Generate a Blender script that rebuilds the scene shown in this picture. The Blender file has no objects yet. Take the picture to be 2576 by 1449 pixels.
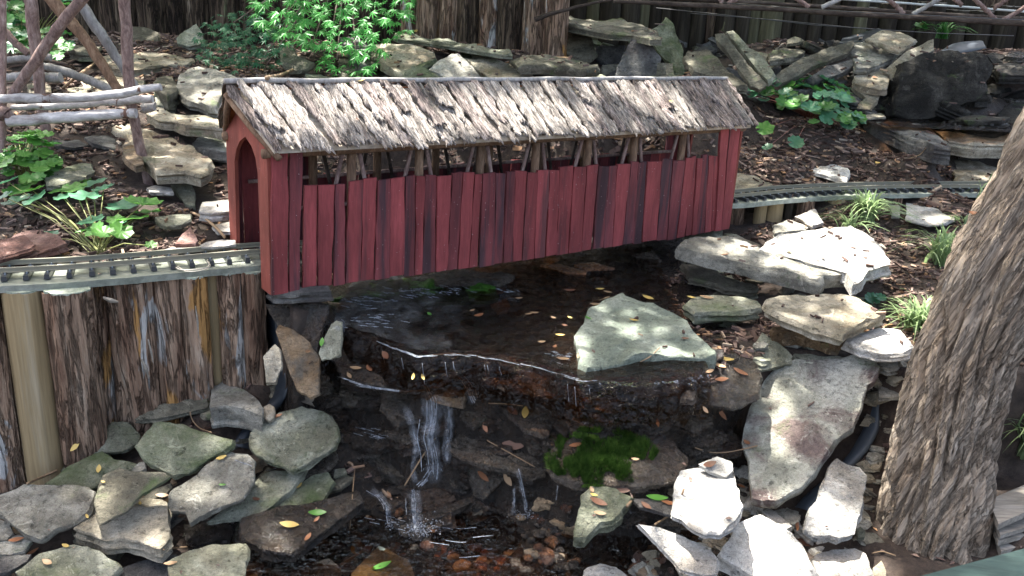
import bpy, bmesh, math, random
import numpy as np
from mathutils import Vector, Matrix, noise as mn

# ------------------------------------------------------------------ camera, light, exposure
scene = bpy.context.scene
COL = scene.collection
F_PX, PITCH, ROLL, CAM_H = 2255.9, math.radians(18.74), math.radians(2.82), 0.545
_fw = Vector((0, math.cos(PITCH), -math.sin(PITCH)))
_rt = Vector((1, 0, 0))
_dn = Vector((0, -math.sin(PITCH), -math.cos(PITCH)))
_ix = _rt*math.cos(ROLL) - _dn*math.sin(ROLL)
_iy = _rt*math.sin(ROLL) + _dn*math.cos(ROLL)
CAMP = Vector((0, 0, CAM_H))
camd = bpy.data.cameras.new('camera')
cam = bpy.data.objects.new('camera', camd)
COL.objects.link(cam)
camd.sensor_width = 36
camd.lens = 36*F_PX/2576
camd.clip_start = 0.02
camd.clip_end = 500
cam.matrix_world = Matrix(((_ix.x, -_iy.x, -_fw.x, CAMP.x), (_ix.y, -_iy.y, -_fw.y, CAMP.y), (_ix.z, -_iy.z, -_fw.z, CAMP.z), (0, 0, 0, 1)))
scene.camera = cam

SUN = Vector((-0.26, 0.27, 0.93)).normalized()
world = bpy.data.worlds.new('World')
scene.world = world
world.use_nodes = True
wn = world.node_tree.nodes
sky = wn.new('ShaderNodeTexSky')
sky.sky_type = 'NISHITA'
sky.sun_disc = False
sky.sun_elevation = math.asin(SUN.z)
sky.sun_rotation = math.atan2(SUN.x, SUN.y)
sky.air_density = 0.6
sky.dust_density = 4.5
sky.ozone_density = 0.4
tint = wn.new('ShaderNodeMix'); tint.data_type = 'RGBA'; tint.blend_type = 'MULTIPLY'; tint.inputs[0].default_value = 1.0
tint.inputs[7].default_value = (1.0, .95, .84, 1)      # hazy, milky summer sky
world.node_tree.links.new(sky.outputs[0], tint.inputs[6])
world.node_tree.links.new(tint.outputs[2], wn['Background'].inputs[0])
wn['Background'].inputs[1].default_value = 0.15
sund = bpy.data.lights.new('sun', 'SUN')
sund.energy = 4.2
sund.angle = math.radians(0.55)
sund.color = (1.0, 0.955, 0.88)
sun = bpy.data.objects.new('sun', sund)
COL.objects.link(sun)
sun.rotation_euler = SUN.to_track_quat('Z', 'Y').to_euler()
scene.view_settings.view_transform = 'Standard'
scene.view_settings.look = 'None'
scene.view_settings.gamma = 1
scene.view_settings.use_curve_mapping = False
scene.view_settings.exposure = 2.68
scene.cycles.max_bounces = 8
scene.cycles.transparent_max_bounces = 16
scene.cycles.use_denoising = True

# ------------------------------------------------------------------ picture <-> place
def ray(px, py):
    a, b = px-1288, py-724.5
    u = a*math.cos(ROLL) + b*math.sin(ROLL)
    v = -a*math.sin(ROLL) + b*math.cos(ROLL)
    return _fw + _rt*(u/F_PX) + _dn*(v/F_PX)
def PZ(px, py, z):
    d = ray(px, py); return CAMP + d*((z-CAM_H)/d.z)
def PY(px, py, y):
    d = ray(px, py); return CAMP + d*(y/d.y)
def proj(p):
    q = p-CAMP; zc = q.dot(_fw)
    return 1288+F_PX*q.dot(_ix)/zc, 724.5+F_PX*q.dot(_iy)/zc
def T(i, j, x, y):            # spot in an enlarged tile of the photograph -> picture coordinates
    return 858.67*i + x/3.0, 483.0*j + y/3.0

# ------------------------------------------------------------------ terrain
UP = []
for px, py, y in [(-300,60,3.4),(0,100,3.0),(400,95,3.2),(800,110,3.1),(500,180,2.75),(150,200,2.6),(300,250,2.42),(700,200,2.7),(560,260,2.42),(400,350,2.15),(100,400,2.02),(-200,400,2.0),
                  (330,480,1.93),(200,550,1.78),(0,600,1.66),(450,500,1.93),(540,590,1.72),(350,620,1.66),(570,430,2.1),
                  (1000,120,3.05),(1250,125,3.2),(1500,130,3.4),(1100,200,2.75),(1400,190,2.85),(1700,200,2.95),(1000,300,2.45),(1400,290,2.6),(1750,300,2.7),
                  (1850,180,3.1),(2000,110,3.55),(2300,120,3.6),(2576,130,3.6),(2100,200,3.25),(2400,230,3.2),(1950,400,2.7),(2300,400,2.7),(2100,470,2.55),(2450,450,2.9),(2300,318,2.95),(2450,330,2.95),(2000,300,2.95),
                  (1850,460,2.5),(2800,300,3.1),(2800,470,3.05)]:
    UP.append(PY(px, py, y)[:])
for px, py, z in [(0,680,.028),(330,665,.028),(640,640,.028),(1844,492,.02),(2160,478,.02),(2486,474,.015),
                  (900,700,-.12),(1200,800,-.125),(1500,760,-.12),(1300,680,-.11),(1650,680,-.10),(1400,880,-.12),(1000,820,-.11),(850,760,-.1),(760,640,-.1),
                  (1000,560,-.08),(1300,520,-.06),(1600,480,-.03),(1750,560,-.07),(1650,800,-.105),(1500,900,-.11),(1150,640,-.11),
                  (1850,560,-.05),(1980,560,-.03),(2200,520,-.01),(2420,500,0),(2300,600,-.035),(2180,680,-.07),(2420,700,-.04),(1800,640,-.08),(1850,720,-.1),(1780,800,-.12),
                  (2050,780,-.11),(2250,850,-.1),(2450,850,-.08),(2700,700,-.04),(2000,700,-.09),(700,700,-.05)]:
    UP.append(PZ(px, py, z)[:])
LO = []
for px, py, z in [(-200,1230,-.35),(0,1230,-.34),(200,1200,-.33),(350,1100,-.29),(550,1000,-.225),(650,960,-.19),(700,1050,-.25),(0,1449,-.38),(400,1449,-.40),(600,1400,-.42),(640,1250,-.36),(680,1150,-.31),
                  (800,1100,-.31),(900,950,-.22),(950,880,-.17),(850,840,-.14),(1050,930,-.17),(1300,980,-.2),(1500,1010,-.22),(1100,1100,-.29),(1300,1100,-.3),(1550,1100,-.27),(1050,1250,-.40),(1250,1250,-.42),
                  (1450,1250,-.41),(900,1400,-.43),(1200,1400,-.44),(1500,1400,-.44),(1700,1400,-.43),(1700,1180,-.31),(1700,1000,-.2),(1850,980,-.17),(1850,1200,-.32),(1950,1350,-.37),(2100,1400,-.36),
                  (2000,1150,-.27),(2100,950,-.17),(2200,1100,-.24),(2200,1350,-.33),(2400,1449,-.34),(2560,1200,-.28),(2650,1050,-.2),(900,1600,-.44),(1500,1600,-.44),(2300,1600,-.38),(200,1650,-.42),(-400,1500,-.4)]:
    LO.append(PZ(px, py, z)[:])
UP = np.array(UP); LO = np.array(LO)
_edge = [(-60, 712, .03, .05), (20, 722, .03, .05), (655, 672, .03, .05)]
EDGE = [(-3.0, PZ(20, 722, .03).y+.05)]
EDGE += [(PZ(a, b, c).x, PZ(a, b, c).y+d) for a, b, c, d in _edge]
EDGE += [(PZ(a, b, c).x, PZ(a, b, c).y) for a, b, c in [(735,790,-.03),(850,806,-.07),(960,850,-.08),(1050,884,-.08),(1160,880,-.08),(1260,893,-.08),(1360,915,-.08),(1460,945,-.08),(1650,965,-.09),(1800,940,-.09),(1900,905,-.1),(2000,890,-.1),(2150,900,-.1),(2250,960,-.12),(2400,1000,-.12),(2750,1000,-.12)]]
EDGE.append((4.0, EDGE[-1][1]))
EX = np.array([e[0] for e in EDGE]); EY = np.array([e[1] for e in EDGE])
def _idw(P, x, y, pw=3.6):
    d2 = (x[..., None]-P[:, 0])**2 + (y[..., None]-P[:, 1])**2 + 4e-4
    w = d2**(-pw/2)
    return (w*P[:, 2]).sum(-1)/w.sum(-1)
def _vn(x, y, s, seed):
    r = np.random.default_rng(seed).random((64, 64))
    fx, fy = x*s+100, y*s+100
    ix, iy = np.floor(fx).astype(int), np.floor(fy).astype(int)
    tx, ty = fx-ix, fy-iy
    tx = tx*tx*(3-2*tx); ty = ty*ty*(3-2*ty)
    g = lambda a, b: r[a % 64, b % 64]
    return (g(ix, iy)*(1-tx)+g(ix+1, iy)*tx)*(1-ty) + (g(ix, iy+1)*(1-tx)+g(ix+1, iy+1)*tx)*ty - .5
def terr(x, y):
    x = np.atleast_1d(np.asarray(x, float)); y = np.atleast_1d(np.asarray(y, float))
    m = np.clip((y-np.interp(x, EX, EY))/.03+.5, 0, 1)
    m = m*m*(3-2*m)
    z = _idw(UP, x, y)*m + _idw(LO, x, y)*(1-m)
    z = z + _vn(x, y, 9, 1)*.018 + _vn(x, y, 28, 2)*.009 + _vn(x, y, 70, 3)*.005
    w = np.clip((x-PZ(760, 900, -.1).x)/.08, 0, 1)*np.clip((PZ(1850, 900, -.1).x-x)/.08, 0, 1)*(1-m)
    st = z*22+_vn(x, y, 6, 7)*1.2
    z = z*(1-w*.75) + w*.75*((np.floor(st)+np.clip((st-np.floor(st))*3.5, 0, 1))-_vn(x, y, 6, 7)*1.2)/22 + w*_vn(x, y, 40, 9)*.012
    return z
def ground(x, y): return float(terr(x, y)[0])
_ts = np.arange(.6, 6.5, .008)
def hit(px, py, lift=0.0):
    d = ray(px, py)
    ys = CAMP.y+d.y*_ts; xs = CAMP.x+d.x*_ts; zs = CAMP.z+d.z*_ts
    h = terr(xs, ys)+lift
    k = np.argmax(zs <= h)
    if zs[k] > h[k]: k = len(_ts)//2
    return CAMP + d*float(_ts[k])

# ------------------------------------------------------------------ object helpers
def setp(o, label=None, cat=None, group=None, kind=None):
    if label: o['label'] = label
    if cat: o['category'] = cat
    if group: o['group'] = group
    if kind: o['kind'] = kind
    return o
def link(name, mesh, mat=None, parent=None, loc=None):
    o = bpy.data.objects.new(name, mesh)
    if mat and not mesh.materials: mesh.materials.append(mat)
    COL.objects.link(o)
    if parent: o.parent = parent
    if loc is not None: o.location = loc
    return o
def empty(name, loc=(0, 0, 0), rot=(0, 0, 0)):
    o = bpy.data.objects.new(name, None); COL.objects.link(o)
    o.location = loc; o.rotation_euler = rot; o.empty_display_size = .02
    return o
def mesh_from(name, vs, fs, smooth=True, ang=None):
    me = bpy.data.meshes.new(name)
    me.from_pydata([tuple(v) for v in vs], [], fs)
    me.update()
    if smooth:
        me.shade_smooth()
        if ang: me.set_sharp_from_angle(angle=math.radians(ang))
    return me
class MB:
    def __init__(s): s.v = []; s.f = []
    def add(s, vs, fs):
        n = len(s.v); s.v += [tuple(v) for v in vs]; s.f += [tuple(i+n for i in f) for f in fs]
    def box(s, c, ex, ey, ez):
        c = Vector(c)
        s.add([c+ex*a+ey*b+ez*d for a in (-.5, .5) for b in (-.5, .5) for d in (-.5, .5)],
              [(0, 1, 3, 2), (4, 6, 7, 5), (0, 4, 5, 1), (2, 3, 7, 6), (0, 2, 6, 4), (1, 5, 7, 3)])
    def tube(s, pts, rs, n=8, cap=True, jit=0, seed=0, ridg=0):
        pts = [Vector(p) for p in pts]; rnd = random.Random(seed)
        if not hasattr(rs, '__len__'): rs = [rs]*len(pts)
        base = len(s.v); ph = [rnd.uniform(-1, 1) for _ in range(n)]
        up = None
        for k, p in enumerate(pts):
            t = (pts[min(k+1, len(pts)-1)]-pts[max(k-1, 0)]).normalized()
            if up is None: up = Vector((0, 0, 1)) if abs(t.z) < .8 else Vector((1, 0, 0))
            a = t.cross(up).normalized(); b = t.cross(a).normalized()
            for q in range(n):
                an = 2*math.pi*q/n
                r = rs[k]*(1+ridg*ph[q]+jit*rnd.uniform(-1, 1))
                s.v.append(tuple(p+a*(r*math.cos(an))+b*(r*math.sin(an))))
        for k in range(len(pts)-1):
            for q in range(n):
                q2 = (q+1) % n
                s.f.append((base+k*n+q, base+k*n+q2, base+(k+1)*n+q2, base+(k+1)*n+q))
        if cap:
            s.f.append(tuple(base+q for q in range(n))[::-1]); s.f.append(tuple(base+(len(pts)-1)*n+q for q in range(n)))
    def mesh(s, name, smooth=False, ang=None): 
        me = mesh_from(name, s.v, s.f, smooth, ang)
        bm = bmesh.new(); bm.from_mesh(me); bmesh.ops.recalc_face_normals(bm, faces=bm.faces); bm.to_mesh(me); bm.free()
        if smooth and ang: me.set_sharp_from_angle(angle=math.radians(ang))
        return me
    def build(s, name, mat, parent=None, smooth=False, ang=None, loc=None):
        return link(name, s.mesh(name, smooth, ang), mat, parent, loc)
def resample(pts, n, closed=False, smooth=0):
    P = [Vector(p) for p in pts]
    if closed: P = P+[P[0]]
    d = [0]
    for a, b in zip(P, P[1:]): d.append(d[-1]+(b-a).length)
    out = []
    m = n if closed else n-1
    k = 0
    for i in range(n):
        t = d[-1]*i/m
        while k < len(d)-2 and d[k+1] < t: k += 1
        out.append(P[k].lerp(P[k+1], (t-d[k])/max(1e-9, d[k+1]-d[k])))
    for _ in range(smooth):
        out = [(out[i]*2+out[(i-1) % n]+out[(i+1) % n])/4 if (closed or 0 < i < n-1) else out[i] for i in range(n)]
    return out

# ------------------------------------------------------------------ materials
class NT:
    def __init__(s, name):
        s.m = bpy.data.materials.new(name); s.m.use_nodes = True
        s.t = s.m.node_tree; s.n = s.t.nodes; s.b = s.n['Principled BSDF']; s.out = s.n['Material Output']
        s.tc = s.n.new('ShaderNodeTexCoord')
    def new(s, ty, **kw):
        n = s.n.new(ty)
        for k, v in kw.items():
            if k.startswith('i_'): n.inputs[k[2:].replace('_', ' ')].default_value = v
            else: setattr(n, k, v)
        return n
    def l(s, a, b): s.t.links.new(a, b)
    def coords(s, rnd=True, scale=(1, 1, 1), src='Object', rot=None):
        mp = s.new('ShaderNodeMapping'); mp.inputs['Scale'].default_value = scale
        r0 = s.new('ShaderNodeMapping') if rot else None
        if rot: r0.inputs['Rotation'].default_value = rot; s.l(r0.outputs[0], mp.inputs['Vector']); tgt = r0
        else: tgt = mp
        if rnd:
            oi = s.new('ShaderNodeObjectInfo')
            cm = s.new('ShaderNodeMath', operation='MULTIPLY'); s.l(oi.outputs['Random'], cm.inputs[0]); cm.inputs[1].default_value = 37.0
            ad = s.new('ShaderNodeVectorMath', operation='ADD'); s.l(s.tc.outputs[src], ad.inputs[0]); s.l(cm.outputs[0], ad.inputs[1])
            s.l(ad.outputs[0], tgt.inputs['Vector'])
        else: s.l(s.tc.outputs[src], tgt.inputs['Vector'])
        return mp.outputs[0]
    def noise(s, co, scale, detail=4, rough=.55, dist=0):
        n = s.new('ShaderNodeTexNoise'); n.inputs['Scale'].default_value = scale; n.inputs['Detail'].default_value = detail
        n.inputs['Roughness'].default_value = rough; n.inputs['Distortion'].default_value = dist
        s.l(co, n.inputs['Vector']); return n.outputs['Fac']
    def ramp(s, fac, stops):
        r = s.new('ShaderNodeValToRGB'); e = r.color_ramp.elements
        while len(e) < len(stops): e.new(.5)
        for k, (p, c) in enumerate(stops):
            e[k].position = p; e[k].color = (*c, 1) if hasattr(c, '__len__') else (c, c, c, 1)
        s.l(fac, r.inputs[0]); return r.outputs[0]
    def mix(s, fac, a, b, mode='MIX'):
        m = s.new('ShaderNodeMix', data_type='RGBA', blend_type=mode)
        for v, i in ((fac, 0), (a, 6), (b, 7)):
            if hasattr(v, 'is_linked') or isinstance(v, bpy.types.NodeSocket): s.l(v, m.inputs[i])
            else: m.inputs[i].default_value = v if i == 0 else ((*v, 1) if len(v) == 3 else v)
        return m.outputs[2]
    def math(s, op, a, b=0.0, c=None):
        m = s.new('ShaderNodeMath', operation=op)
        for v, i in ((a, 0), (b, 1), (c, 2)):
            if v is None: continue
            if isinstance(v, bpy.types.NodeSocket): s.l(v, m.inputs[i])
            else: m.inputs[i].default_value = v
        return m.outputs[0]
    def bump(s, h, dist, strength=1.0, prev=None):
        b = s.new('ShaderNodeBump'); b.inputs['Distance'].default_value = dist; b.inputs['Strength'].default_value = strength
        s.l(h, b.inputs['Height'])
        if prev is not None: s.l(prev, b.inputs['Normal'])
        return b.outputs[0]
    def done(s, col=None, rough=.85, nrm=None, spec=.3):
        if col is not None:
            if isinstance(col, bpy.types.NodeSocket): s.l(col, s.b.inputs['Base Color'])
            else: s.b.inputs['Base Color'].default_value = (*col, 1)
        if isinstance(rough, bpy.types.NodeSocket): s.l(rough, s.b.inputs['Roughness'])
        else: s.b.inputs['Roughness'].default_value = rough
        s.b.inputs['Specular IOR Level'].default_value = spec
        if nrm is not None: s.l(nrm, s.b.inputs['Normal'])
        return s.m

def vary(n, col, amt=.35):
    oi = n.new('ShaderNodeObjectInfo')
    hs = n.new('ShaderNodeHueSaturation')
    v = n.math('MULTIPLY_ADD', oi.outputs['Random'], amt, 1-amt/2)
    n.l(v, hs.inputs['Value']); n.l(col, hs.inputs['Color'])
    return hs.outputs[0]

def stone_mat(name, ca, cb, stain, moss=0.0, mosscol=(.06, .10, .03), rough=.9, wet=False, stainamt=.5):
    n = NT(name); co = n.coords()
    base = n.ramp(n.noise(co, 10, 6, .6, .6), [(.32, tuple(c*.72 for c in ca)), (.44, ca), (.6, cb), (.72, tuple(c*1.12 for c in cb))])
    st = n.ramp(n.noise(co, 6, 7, .65, 1.2), [(.47, 0.0), (.58, stainamt)])
    base = n.mix(st, base, stain)
    spk = n.ramp(n.noise(co, 120, 5, .75), [(.3, .45), (.46, .95), (.6, 1.08), (.74, 1.45)])
    base = n.mix(1.0, base, spk, 'MULTIPLY')
    grain = n.ramp(n.noise(co, 520, 2, .6), [(.3, .7), (.7, 1.25)])
    base = n.mix(.8, base, grain, 'MULTIPLY')
    crk = n.noise(n.coords(scale=(1, 1, 2.2)), 13, 3, .5, 1.5)
    cr = n.ramp(n.math('ABSOLUTE', n.math('SUBTRACT', crk, .5)), [(.0, 0.25), (.008, 1.0)])
    pt = n.ramp(n.noise(co, 5, 2), [(.45, 0.0), (.55, 1.0)])
    crm = n.mix(pt, (1, 1, 1), cr)
    base = n.mix(.7, base, crm, 'MULTIPLY')
    li = n.ramp(n.noise(co, 34, 6, .7, .8), [(.60, 0.0), (.64, .4)])
    base = n.mix(li, base, tuple(min(.75, c*1.55+.02) for c in cb))
    pit = n.ramp(n.noise(co, 70, 3, .6), [(.30, .35), (.37, 1.0)])
    base = n.mix(.8, base, pit, 'MULTIPLY')
    if moss > 0:
        mf = n.ramp(n.noise(co, 9, 7, .68, .5), [(.62-.3*moss, 0.0), (.78-.25*moss, .85)])
        mc = n.mix(n.noise(co, 200, 3), mosscol, tuple(c*2.0 for c in mosscol))
        base = n.mix(mf, base, mc)
    base = vary(n, base, .35)
    h1 = n.noise(co, 45, 8, .7, .3)
    h2 = n.noise(n.coords(scale=(1, 1, 9)), 22, 4, .6, .4)
    b = n.bump(h1, .02, .75); b = n.bump(h2, .012, .6, b); b = n.bump(n.noise(co, 260, 4, .75), .004, .9, b); b = n.bump(crm, .004, .6, b); b = n.bump(pit, .004, .7, b)
    r = n.ramp(n.noise(co, 60, 4), [(.35, .06), (.7, .5)]) if wet else rough
    if wet:
        b = n.bump(n.noise(co, 75, 5, .7, .5), .035, 1.0, b)
        n.b.inputs['Coat Weight'].default_value = .8; n.b.inputs['Coat Roughness'].default_value = .06; n.l(b, n.b.inputs['Coat Normal'])
    return n.done(base, r, b, .6 if wet else .25)

M = {}
M['grey'] = stone_mat('grey_sandstone', (.24, .235, .20), (.42, .41, .36), (.14, .125, .10), .12)
M['green'] = stone_mat('mossy_sandstone', (.20, .205, .15), (.37, .375, .30), (.15, .14, .10), .38, (.055, .075, .03))
M['moss'] = stone_mat('heavily_mossy_stone', (.16, .17, .115), (.30, .31, .23), (.09, .10, .06), .62, (.045, .065, .024))
M['rust'] = stone_mat('dark_rusty_pebble', (.07, .025, .012), (.17, .07, .03), (.05, .02, .012), 0, wet=True)
M['tan'] = stone_mat('tan_sandstone', (.26, .235, .175), (.44, .40, .32), (.22, .16, .10), .05)
M['pale'] = stone_mat('pale_limestone', (.42, .41, .38), (.62, .61, .58), (.36, .31, .25), 0, stainamt=.5)
M['stained'] = stone_mat('purple_stained_sandstone', (.33, .335, .28), (.46, .455, .40), (.15, .105, .10), .12, stainamt=.9)
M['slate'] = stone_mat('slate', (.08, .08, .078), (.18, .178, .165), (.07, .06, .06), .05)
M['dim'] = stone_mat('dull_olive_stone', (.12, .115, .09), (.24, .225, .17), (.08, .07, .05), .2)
M['brown'] = stone_mat('rusty_brown_stone', (.17, .11, .06), (.34, .25, .16), (.12, .12, .11), .05, stainamt=.7)
M['red'] = stone_mat('dull_red_stone', (.20, .105, .085), (.34, .22, .19), (.14, .07, .06), 0)
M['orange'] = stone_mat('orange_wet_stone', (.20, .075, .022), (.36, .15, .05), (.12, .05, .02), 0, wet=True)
M['wet'] = stone_mat('wet_black_rock', (.016, .011, .007), (.062, .044, .030), (.04, .018, .008), .0, wet=True, stainamt=.6)
M['wetgrey'] = stone_mat('damp_grey_rock', (.035, .027, .019), (.12, .10, .075), (.06, .03, .014), .05, wet=True, stainamt=.6)
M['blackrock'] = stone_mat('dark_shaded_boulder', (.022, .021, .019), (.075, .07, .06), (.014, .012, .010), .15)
M['teal'] = stone_mat('smooth_greenish_slab', (.20, .235, .19), (.32, .355, .30), (.15, .17, .15), .1, stainamt=.3)

def bark_mat(name, cols, vscale=(1, 1, .12), sc=38, bumpd=.01, patch=None, rough=.9, crack=0.0, rot=None):
    n = NT(name); co = n.coords(scale=vscale, rot=rot)
    f = n.noise(co, sc, 8, .68, .8)
    base = n.ramp(f, [(.28+.5*k/(len(cols)-1)*.9, c) for k, c in enumerate(cols)])
    gr = n.ramp(n.noise(n.coords(scale=(vscale[0], vscale[1], vscale[2]*.5), rot=rot), sc*5, 4, .7), [(.3, .6), (.65, 1.25)])
    base = n.mix(.85, base, gr, 'MULTIPLY')
    if patch:
        for k, (c, lo, s_) in enumerate(patch):
            pf = n.ramp(n.noise(n.coords(scale=(1, 1+k*.3, .28)), s_, 5, .6, .6), [(lo, 0.0), (lo+.03, 1.0)])
            base = n.mix(pf, base, n.mix(.6, c, gr, 'MULTIPLY'))
    ckb = None
    if crack:
        ck = n.noise(co, sc*1.5, 4, .6, 1.0)
        ckb = n.ramp(n.math('ABSOLUTE', n.math('SUBTRACT', ck, .5)), [(0, 0.0), (.012, .12), (.05, 1.0)])
        ck2 = n.ramp(n.noise(co, sc*3.2, 3, .6, .6), [(.36, 0.1), (.44, 1.0)])
        ckb = n.mix(1.0, ckb, ck2, 'MULTIPLY')
        base = n.mix(crack, base, ckb, 'MULTIPLY')
    base = vary(n, base, .62 if 'shingle' in name else .4)
    b = n.bump(f, bumpd, .9)
    if ckb is not None: b = n.bump(ckb, bumpd*.7, .9, b); b = n.bump(n.noise(co, sc*4, 4, .7), bumpd*.3, .8, b)
    return n.done(base, rough, b, .2)
M['stump'] = bark_mat('stringy_cedar_bark', [(.05, .026, .018), (.19, .115, .078), (.34, .24, .17), (.48, .40, .32)], sc=26, bumpd=.02, crack=.62,
                      patch=[((.40, .22, .08), .585, 10), ((.43, .42, .40), .605, 13)])
M['cleanlog'] = bark_mat('barkless_weathered_log', [(.17, .12, .06), (.30, .23, .13), (.35, .32, .25)], vscale=(1, 1, .08), sc=14, bumpd=.002)
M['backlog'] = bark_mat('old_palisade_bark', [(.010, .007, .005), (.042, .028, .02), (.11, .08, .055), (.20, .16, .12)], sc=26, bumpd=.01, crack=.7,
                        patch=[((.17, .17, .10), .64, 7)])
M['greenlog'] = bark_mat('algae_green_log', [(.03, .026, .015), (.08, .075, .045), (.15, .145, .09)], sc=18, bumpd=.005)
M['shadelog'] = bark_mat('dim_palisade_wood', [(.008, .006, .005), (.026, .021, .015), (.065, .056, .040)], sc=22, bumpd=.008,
                        patch=[((.16, .17, .08), .68, 7)])  # kept very dark, so the shade at the back sits in the colour
M['trunk'] = bark_mat('furrowed_tree_bark', [(.17, .125, .09), (.31, .245, .185), (.41, .345, .275), (.52, .46, .39)], vscale=(1, 1, .09), sc=34, bumpd=.018, crack=.34, rot=(0, -.47, 0))
M['stick'] = bark_mat('reddish_branch_bark', [(.08, .05, .045), (.22, .15, .13), (.38, .30, .27)], vscale=(1, 1, .5), sc=60, bumpd=.002)
M['darkstick'] = bark_mat('dark_shaded_pole', [(.02, .015, .012), (.055, .042, .035), (.11, .09, .075)], vscale=(.3, 1, 1), sc=40, bumpd=.003)  # dark copy of the stick bark, shade put into the colour
M['peel'] = bark_mat('peeling_silvery_branch', [(.18, .14, .13), (.46, .44, .43), (.62, .60, .60)], vscale=(.35, 1, 1), sc=28, bumpd=.004,
                     patch=[((.14, .08, .06), .6, 20)])
M['greystick'] = bark_mat('smooth_grey_branch', [(.17, .16, .15), (.28, .27, .26), (.36, .35, .34)], vscale=(1, 1, .5), sc=30, bumpd=.001)
M['post'] = bark_mat('brown_twig_post', [(.07, .045, .03), (.16, .10, .065), (.26, .18, .12)], vscale=(1, 1, .3), sc=80, bumpd=.001)
M['shingle'] = bark_mat('silvery_bark_shingle', [(.12, .09, .08), (.34, .30, .27), (.46, .42, .385), (.56, .52, .48)], vscale=(1, .09, .12), sc=95, bumpd=.012, crack=.5)
M['shingle_dark'] = bark_mat('mauve_bark_shingle', [(.09, .065, .06), (.24, .195, .18), (.36, .31, .29), (.46, .41, .385)], vscale=(1, .09, .12), sc=100, bumpd=.012, crack=.6)
M['ply'] = bark_mat('weathered_plywood', [(.22, .17, .12), (.34, .29, .23), (.42, .39, .34)], vscale=(.2, 1, 1), sc=30, bumpd=.001)
M['cedarply'] = bark_mat('orange_roof_underside', [(.30, .09, .03), (.42, .15, .05)], vscale=(.2, 1, 1), sc=30, bumpd=.001)
M['bed'] = bark_mat('grey_green_roadbed', [(.13, .15, .12), (.23, .25, .21), (.32, .33, .29)], vscale=(.3, 1, 1), sc=20, bumpd=.001)
M['cut'] = bark_mat('pale_cut_log_top', [(.16, .20, .15), (.27, .31, .25), (.38, .39, .34)], vscale=(1, 1, 1), sc=40, bumpd=.001)
M['plank'] = bark_mat('old_grey_plank', [(.12, .11, .09), (.22, .20, .17), (.30, .28, .25)], vscale=(.12, 1, 1), sc=40, bumpd=.003)

def board_mat(name, red, dark, lo):
    n = NT(name)
    f = n.noise(n.coords(scale=(1, 1, .06)), 42, 5, .6, .3)
    base = n.ramp(f, [(lo, dark), (lo+.12, red), (.8, tuple(min(1, c*1.3) for c in red))])
    blotch = n.ramp(n.noise(n.coords(scale=(1, 1, .35)), 12, 4), [(.38, .55), (.6, 1.05)])
    base = n.mix(.8, base, blotch, 'MULTIPLY')
    g = n.ramp(n.noise(n.coords(scale=(1, 1, .1)), 300, 4, .7), [(.3, .78), (.7, 1.18)])
    base = n.mix(1.0, base, g, 'MULTIPLY')
    sp = n.ramp(n.noise(n.coords(), 260, 1, .5), [(.765, 0.0), (.79, 1.0)])
    base = n.mix(n.math('MULTIPLY', sp, .6), base, (.5, .42, .42))
    base = vary(n, base, .3)
    b = n.bump(n.noise(n.coords(scale=(1, 1, .08)), 160, 4, .7), .0012, .7)
    return n.done(base, .75, b, .25)
M['red_board'] = board_mat('barn_red_board', (.215, .046, .048), (.10, .034, .036), .34)
M['dark_board'] = board_mat('plum_stained_board', (.16, .040, .044), (.062, .030, .036), .42)
M['end_board'] = board_mat('brick_red_board', (.22, .058, .042), (.12, .034, .03), .3)

def plain(name, col, rough=.5, metal=0, bumps=None, spec=.4):
    n = NT(name)
    c = n.mix(n.noise(n.coords(), bumps or 60, 4), tuple(x*.75 for x in col), tuple(min(1, x*1.2) for x in col))
    n.b.inputs['Metallic'].default_value = metal
    return n.done(c, rough, None, spec)
M['rail'] = plain('oxidised_brass_rail', (.24, .23, .18), .5, .4)
M['tie'] = plain('black_plastic_tie', (.018, .022, .028), .35, 0, 40, .5)
M['screw'] = plain('steel_screw', (.35, .42, .5), .3, .9)
M['wire'] = plain('pale_wire', (.5, .46, .38), .4)
M['darkwire'] = plain('dark_wire', (.05, .05, .05), .4)
M['liner'] = plain('black_pond_liner', (.022, .028, .036), .38, 0, 12, .5)
M['bluehose'] = plain('dusty_black_liner', (.06, .075, .095), .5, 0, 12, .4)
M['rail_green'] = bark_mat('blue_green_painted_rail', [(.022, .042, .038), (.04, .068, .06), (.06, .09, .08)], vscale=(.1, 1, 1), sc=30, bumpd=.001, rough=.5)
M['pipe'] = plain('pale_grey_pipe', (.45, .48, .47), .4, 0)
M['floorwood'] = plain('dark_floor_board', (.07, .05, .04), .8)

def leaf_mat(name, c, rough=.45, trans=.45, c2=None):
    n = NT(name)
    oi = n.new('ShaderNodeObjectInfo')
    f = n.noise(n.coords(), 45, 3)
    base = n.mix(f, c, c2 or tuple(x*1.5 for x in c))
    base = vary(n, base, .5)
    n.done(base, rough, None, .4)
    tr = n.new('ShaderNodeBsdfTranslucent'); n.l(base, tr.inputs[0])
    ms = n.new('ShaderNodeMixShader'); ms.inputs[0].default_value = trans
    n.l(n.b.outputs[0], ms.inputs[1]); n.l(tr.outputs[0], ms.inputs[2]); n.l(ms.outputs[0], n.out.inputs[0])
    return n.m
M['maple'] = leaf_mat('maple_leaf_green', (.05, .24, .045), .4, .5)
M['mapledark'] = leaf_mat('shaded_maple_leaf', (.02, .10, .045), .4, .4)  # darker copy of the maple green, inner shade put into the colour
M['heuch'] = leaf_mat('lobed_leaf_green', (.07, .19, .035), .4, .4)
M['heuch2'] = leaf_mat('bluish_lobed_leaf', (.06, .17, .09), .35, .35)
M['blade'] = leaf_mat('grass_blade', (.13, .22, .08), .4, .4, (.30, .38, .20))
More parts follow.
